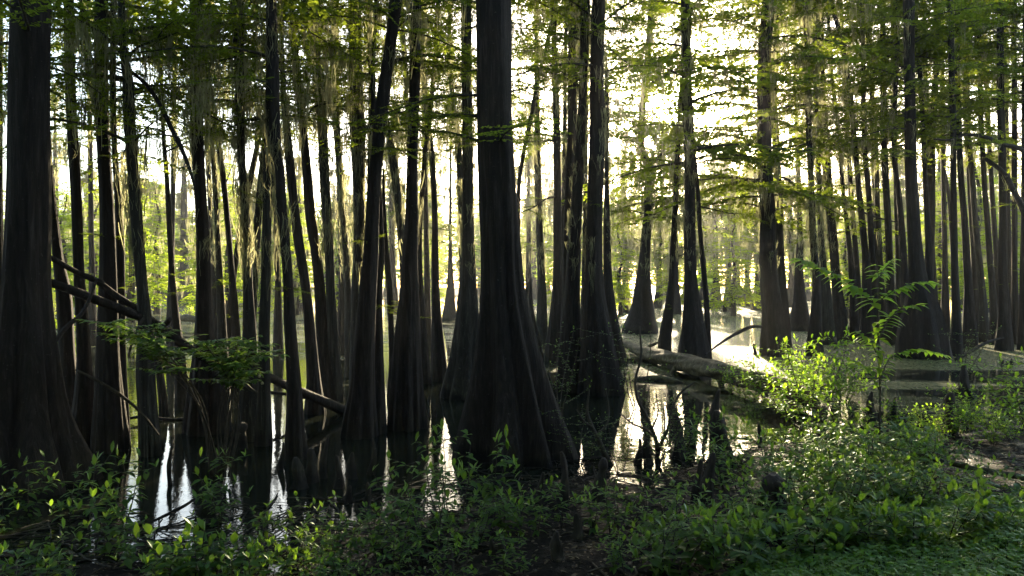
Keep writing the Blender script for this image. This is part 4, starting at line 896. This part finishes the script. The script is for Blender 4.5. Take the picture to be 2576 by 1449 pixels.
# litter: dead leaves, twigs and bits of bark on the mud and afloat along its edge
def litter():
    r = np.random.default_rng(21); n = 15000
    x = r.uniform(-6, 10, n); s = r.uniform(-1.6, 4.5, n); y = np.interp(x, SHX, SHY) - s
    k = (y > 3.4) & (r.random(n) < np.where(s < 0, np.exp(s * 1.6) * .8, 1)); x, y = x[k], y[k]
    z = np.maximum(gz(x, y), 0) + r.uniform(.002, .014, len(x)); a = r.random(len(x)) * 6.28
    P = np.stack([x, y, z], 1); D = np.stack([np.cos(a), np.sin(a), r.normal(0, .18, len(x))], 1); L = r.uniform(.015, .055, len(x))
    mb = MB(); leaves(mb, P, D, L, L * .5, r, 0, .2)
    for _ in range(900):
        x0 = r.uniform(-5, 9) if _ < 600 else r.uniform(-4, 1); s0 = r.uniform(-1.1, 3.6) if _ < 600 else r.uniform(-1.4, .6); y0 = float(np.interp(x0, SHX, SHY)) - s0
        if y0 < 3.6: continue
        a = r.random() * 3.14; L = r.uniform(.12, .7); t = np.linspace(-.5, .5, 5)
        xx = x0 + np.cos(a) * L * t + r.normal(0, .01, 5); yy = y0 + np.sin(a) * L * t + r.normal(0, .01, 5)
        tube(mb, np.stack([xx, yy, np.maximum(gz(xx, yy), 0) + .008 + .01 * r.random(5)], 1), np.full(5, r.uniform(.0025, .008)), 5, mi=1, cap=False)
    tag(mb.build('leaf_litter', ['litter', 'twig']), 'dead leaves and twigs strewn over the mud and afloat at its edge', kind='stuff')
litter()

# unseen wood behind and beside the view point, added to darken the trunk fronts
def bank_wood():
    mb = MB(); r = np.random.default_rng(77)
    spots = []
    for _ in range(400):
        x, y = r.uniform(-22, 24), r.uniform(-16, 3)
        if math.hypot(x, y) < 2.6 or (y > -1 and abs(x) < 5 + y): continue
        if all(math.hypot(x - a, y - b) > 2.0 for a, b in spots): spots.append((x, y))
        if len(spots) >= 75: break
    for x, y in spots:
        z0 = float(gz(x, y)); H = r.uniform(9, 16); t = np.linspace(0, 1, 10)
        tube(mb, np.stack([x + .3 * np.sin(t * 3 + x), y + .3 * np.sin(t * 2), z0 - .2 + H * t], 1), r.uniform(.12, .3) * (1.5 - 1.4 * t ** .5), 9, mi=1)
        for _ in range(46):
            z = z0 + H * r.uniform(.10, 1); put_bough(mb, BC[int(r.integers(0, 6))], np.array([x, y, z]), r.uniform(0, 6.28), R(r.uniform(-15, 20)), r.uniform(2.0, 3.6), 0, 1, R(r.uniform(-30, 30)))
    tag(mb.build('bank_woods', ['needle', 'bark']), 'dense unseen woods around the viewpoint, added to shade the trunk fronts', kind='stuff')
bank_wood()

# ------------------------------------------------------------------ air
hz = MB(); x0, x1, y0, y1, z0, z1 = -260, 260, -40, 330, -1.8, 27
c = np.array([[x, y, z] for x in (x0, x1) for y in (y0, y1) for z in (z0, z1)])
hz.add(c, [[0, 1, 3, 2], [4, 6, 7, 5], [0, 4, 5, 1], [2, 3, 7, 6], [0, 2, 6, 4], [1, 5, 7, 3]])
m, nt, out = new_mat('morning_haze'); pv = N(nt, 'ShaderNodeVolumePrincipled', Density=0.00034, Anisotropy=0.3); p2 = N(nt, 'ShaderNodeVolumePrincipled', Density=0.00014, Anisotropy=0.93)
as_ = N(nt, 'ShaderNodeAddShader')
pv.inputs['Color'].default_value = (.93, .96, 1, 1); p2.inputs['Color'].default_value = (1, .9, .7, 1); nt.links.new(pv.outputs[0], as_.inputs[0]); nt.links.new(p2.outputs[0], as_.inputs[1]); nt.links.new(as_.outputs[0], out.inputs['Volume']); M['haze'] = m
tag(hz.build('haze', 'haze'), 'pale morning haze over the swamp', kind='stuff')

# ------------------------------------------------------------------ light, sky, camera
w = bpy.data.worlds.new('World'); sc.world = w; w.use_nodes = True; nt = w.node_tree
sky = nt.nodes.new('ShaderNodeTexSky'); sky.sky_type = 'NISHITA'; sky.sun_disc = False
sky.sun_elevation = SUN_EL; sky.sun_rotation = SUN_AZ; sky.dust_density = 1.2; sky.air_density = 1.0; sky.ozone_density = 1.0
bg = nt.nodes['Background']; bg.inputs[1].default_value = 0.15
# the bright aureole that hangs round a low sun in moist air
tcw = N(nt, 'ShaderNodeTexCoord'); dp = N(nt, 'ShaderNodeVectorMath', operation='DOT_PRODUCT')
dp.inputs[1].default_value = (math.sin(SUN_AZ) * math.cos(SUN_EL), math.cos(SUN_AZ) * math.cos(SUN_EL), math.sin(SUN_EL))
nt.links.new(tcw.outputs['Generated'], dp.inputs[0])
om = N(nt, 'ShaderNodeMath', operation='SUBTRACT'); om.inputs[0].default_value = 1.0; nt.links.new(dp.outputs['Value'], om.inputs[1])
acc = sky.outputs[0]
for deg, amp, colr in ((9.0, 5.0, (1, .93, .80)), (4.0, 30.0, (1, .88, .62)), (1.5, 400.0, (1, .85, .5))):
    k_ = 1 / (1 - math.cos(R(deg)))
    m1 = N(nt, 'ShaderNodeMath', operation='MULTIPLY'); m1.inputs[1].default_value = -k_; nt.links.new(om.outputs[0], m1.inputs[0])
    ex = N(nt, 'ShaderNodeMath', operation='EXPONENT'); nt.links.new(m1.outputs[0], ex.inputs[0])
    sc_ = N(nt, 'ShaderNodeVectorMath', operation='SCALE'); sc_.inputs[0].default_value = tuple(c * amp for c in colr); nt.links.new(ex.outputs[0], sc_.inputs['Scale'])
    ad = N(nt, 'ShaderNodeVectorMath', operation='ADD'); nt.links.new(acc, ad.inputs[0]); nt.links.new(sc_.outputs[0], ad.inputs[1]); acc = ad.outputs[0]
nt.links.new(acc, bg.inputs[0])
sun = bpy.data.lights.new('sun', 'SUN'); sun.energy = 5.0; sun.angle = R(.6); sun.color = (1, .83, .54)
so = bpy.data.objects.new('sun', sun); col.objects.link(so)
so.rotation_euler = (math.pi / 2 - SUN_EL, 0, math.pi - SUN_AZ)
cam = bpy.data.cameras.new('camera'); cam.sensor_width = 36; cam.lens = 36 * F / 2576; cam.clip_end = 6000; cam.clip_start = .05
co = bpy.data.objects.new('camera', cam); col.objects.link(co); co.location = (0, 0, HC); co.rotation_euler = (math.pi / 2, 0, 0)
sc.camera = co
sc.view_settings.view_transform = 'Standard'; sc.view_settings.look = 'None'; sc.view_settings.exposure = 2.2; sc.view_settings.gamma = 1
cy = sc.cycles
cy.max_bounces = 5; cy.diffuse_bounces = 2; cy.glossy_bounces = 2; cy.transmission_bounces = 3; cy.volume_bounces = 0; cy.transparent_max_bounces = 4
cy.use_denoising = True; cy.caustics_reflective = False; cy.caustics_refractive = False
cy.use_adaptive_sampling = True; cy.adaptive_threshold = 0.02
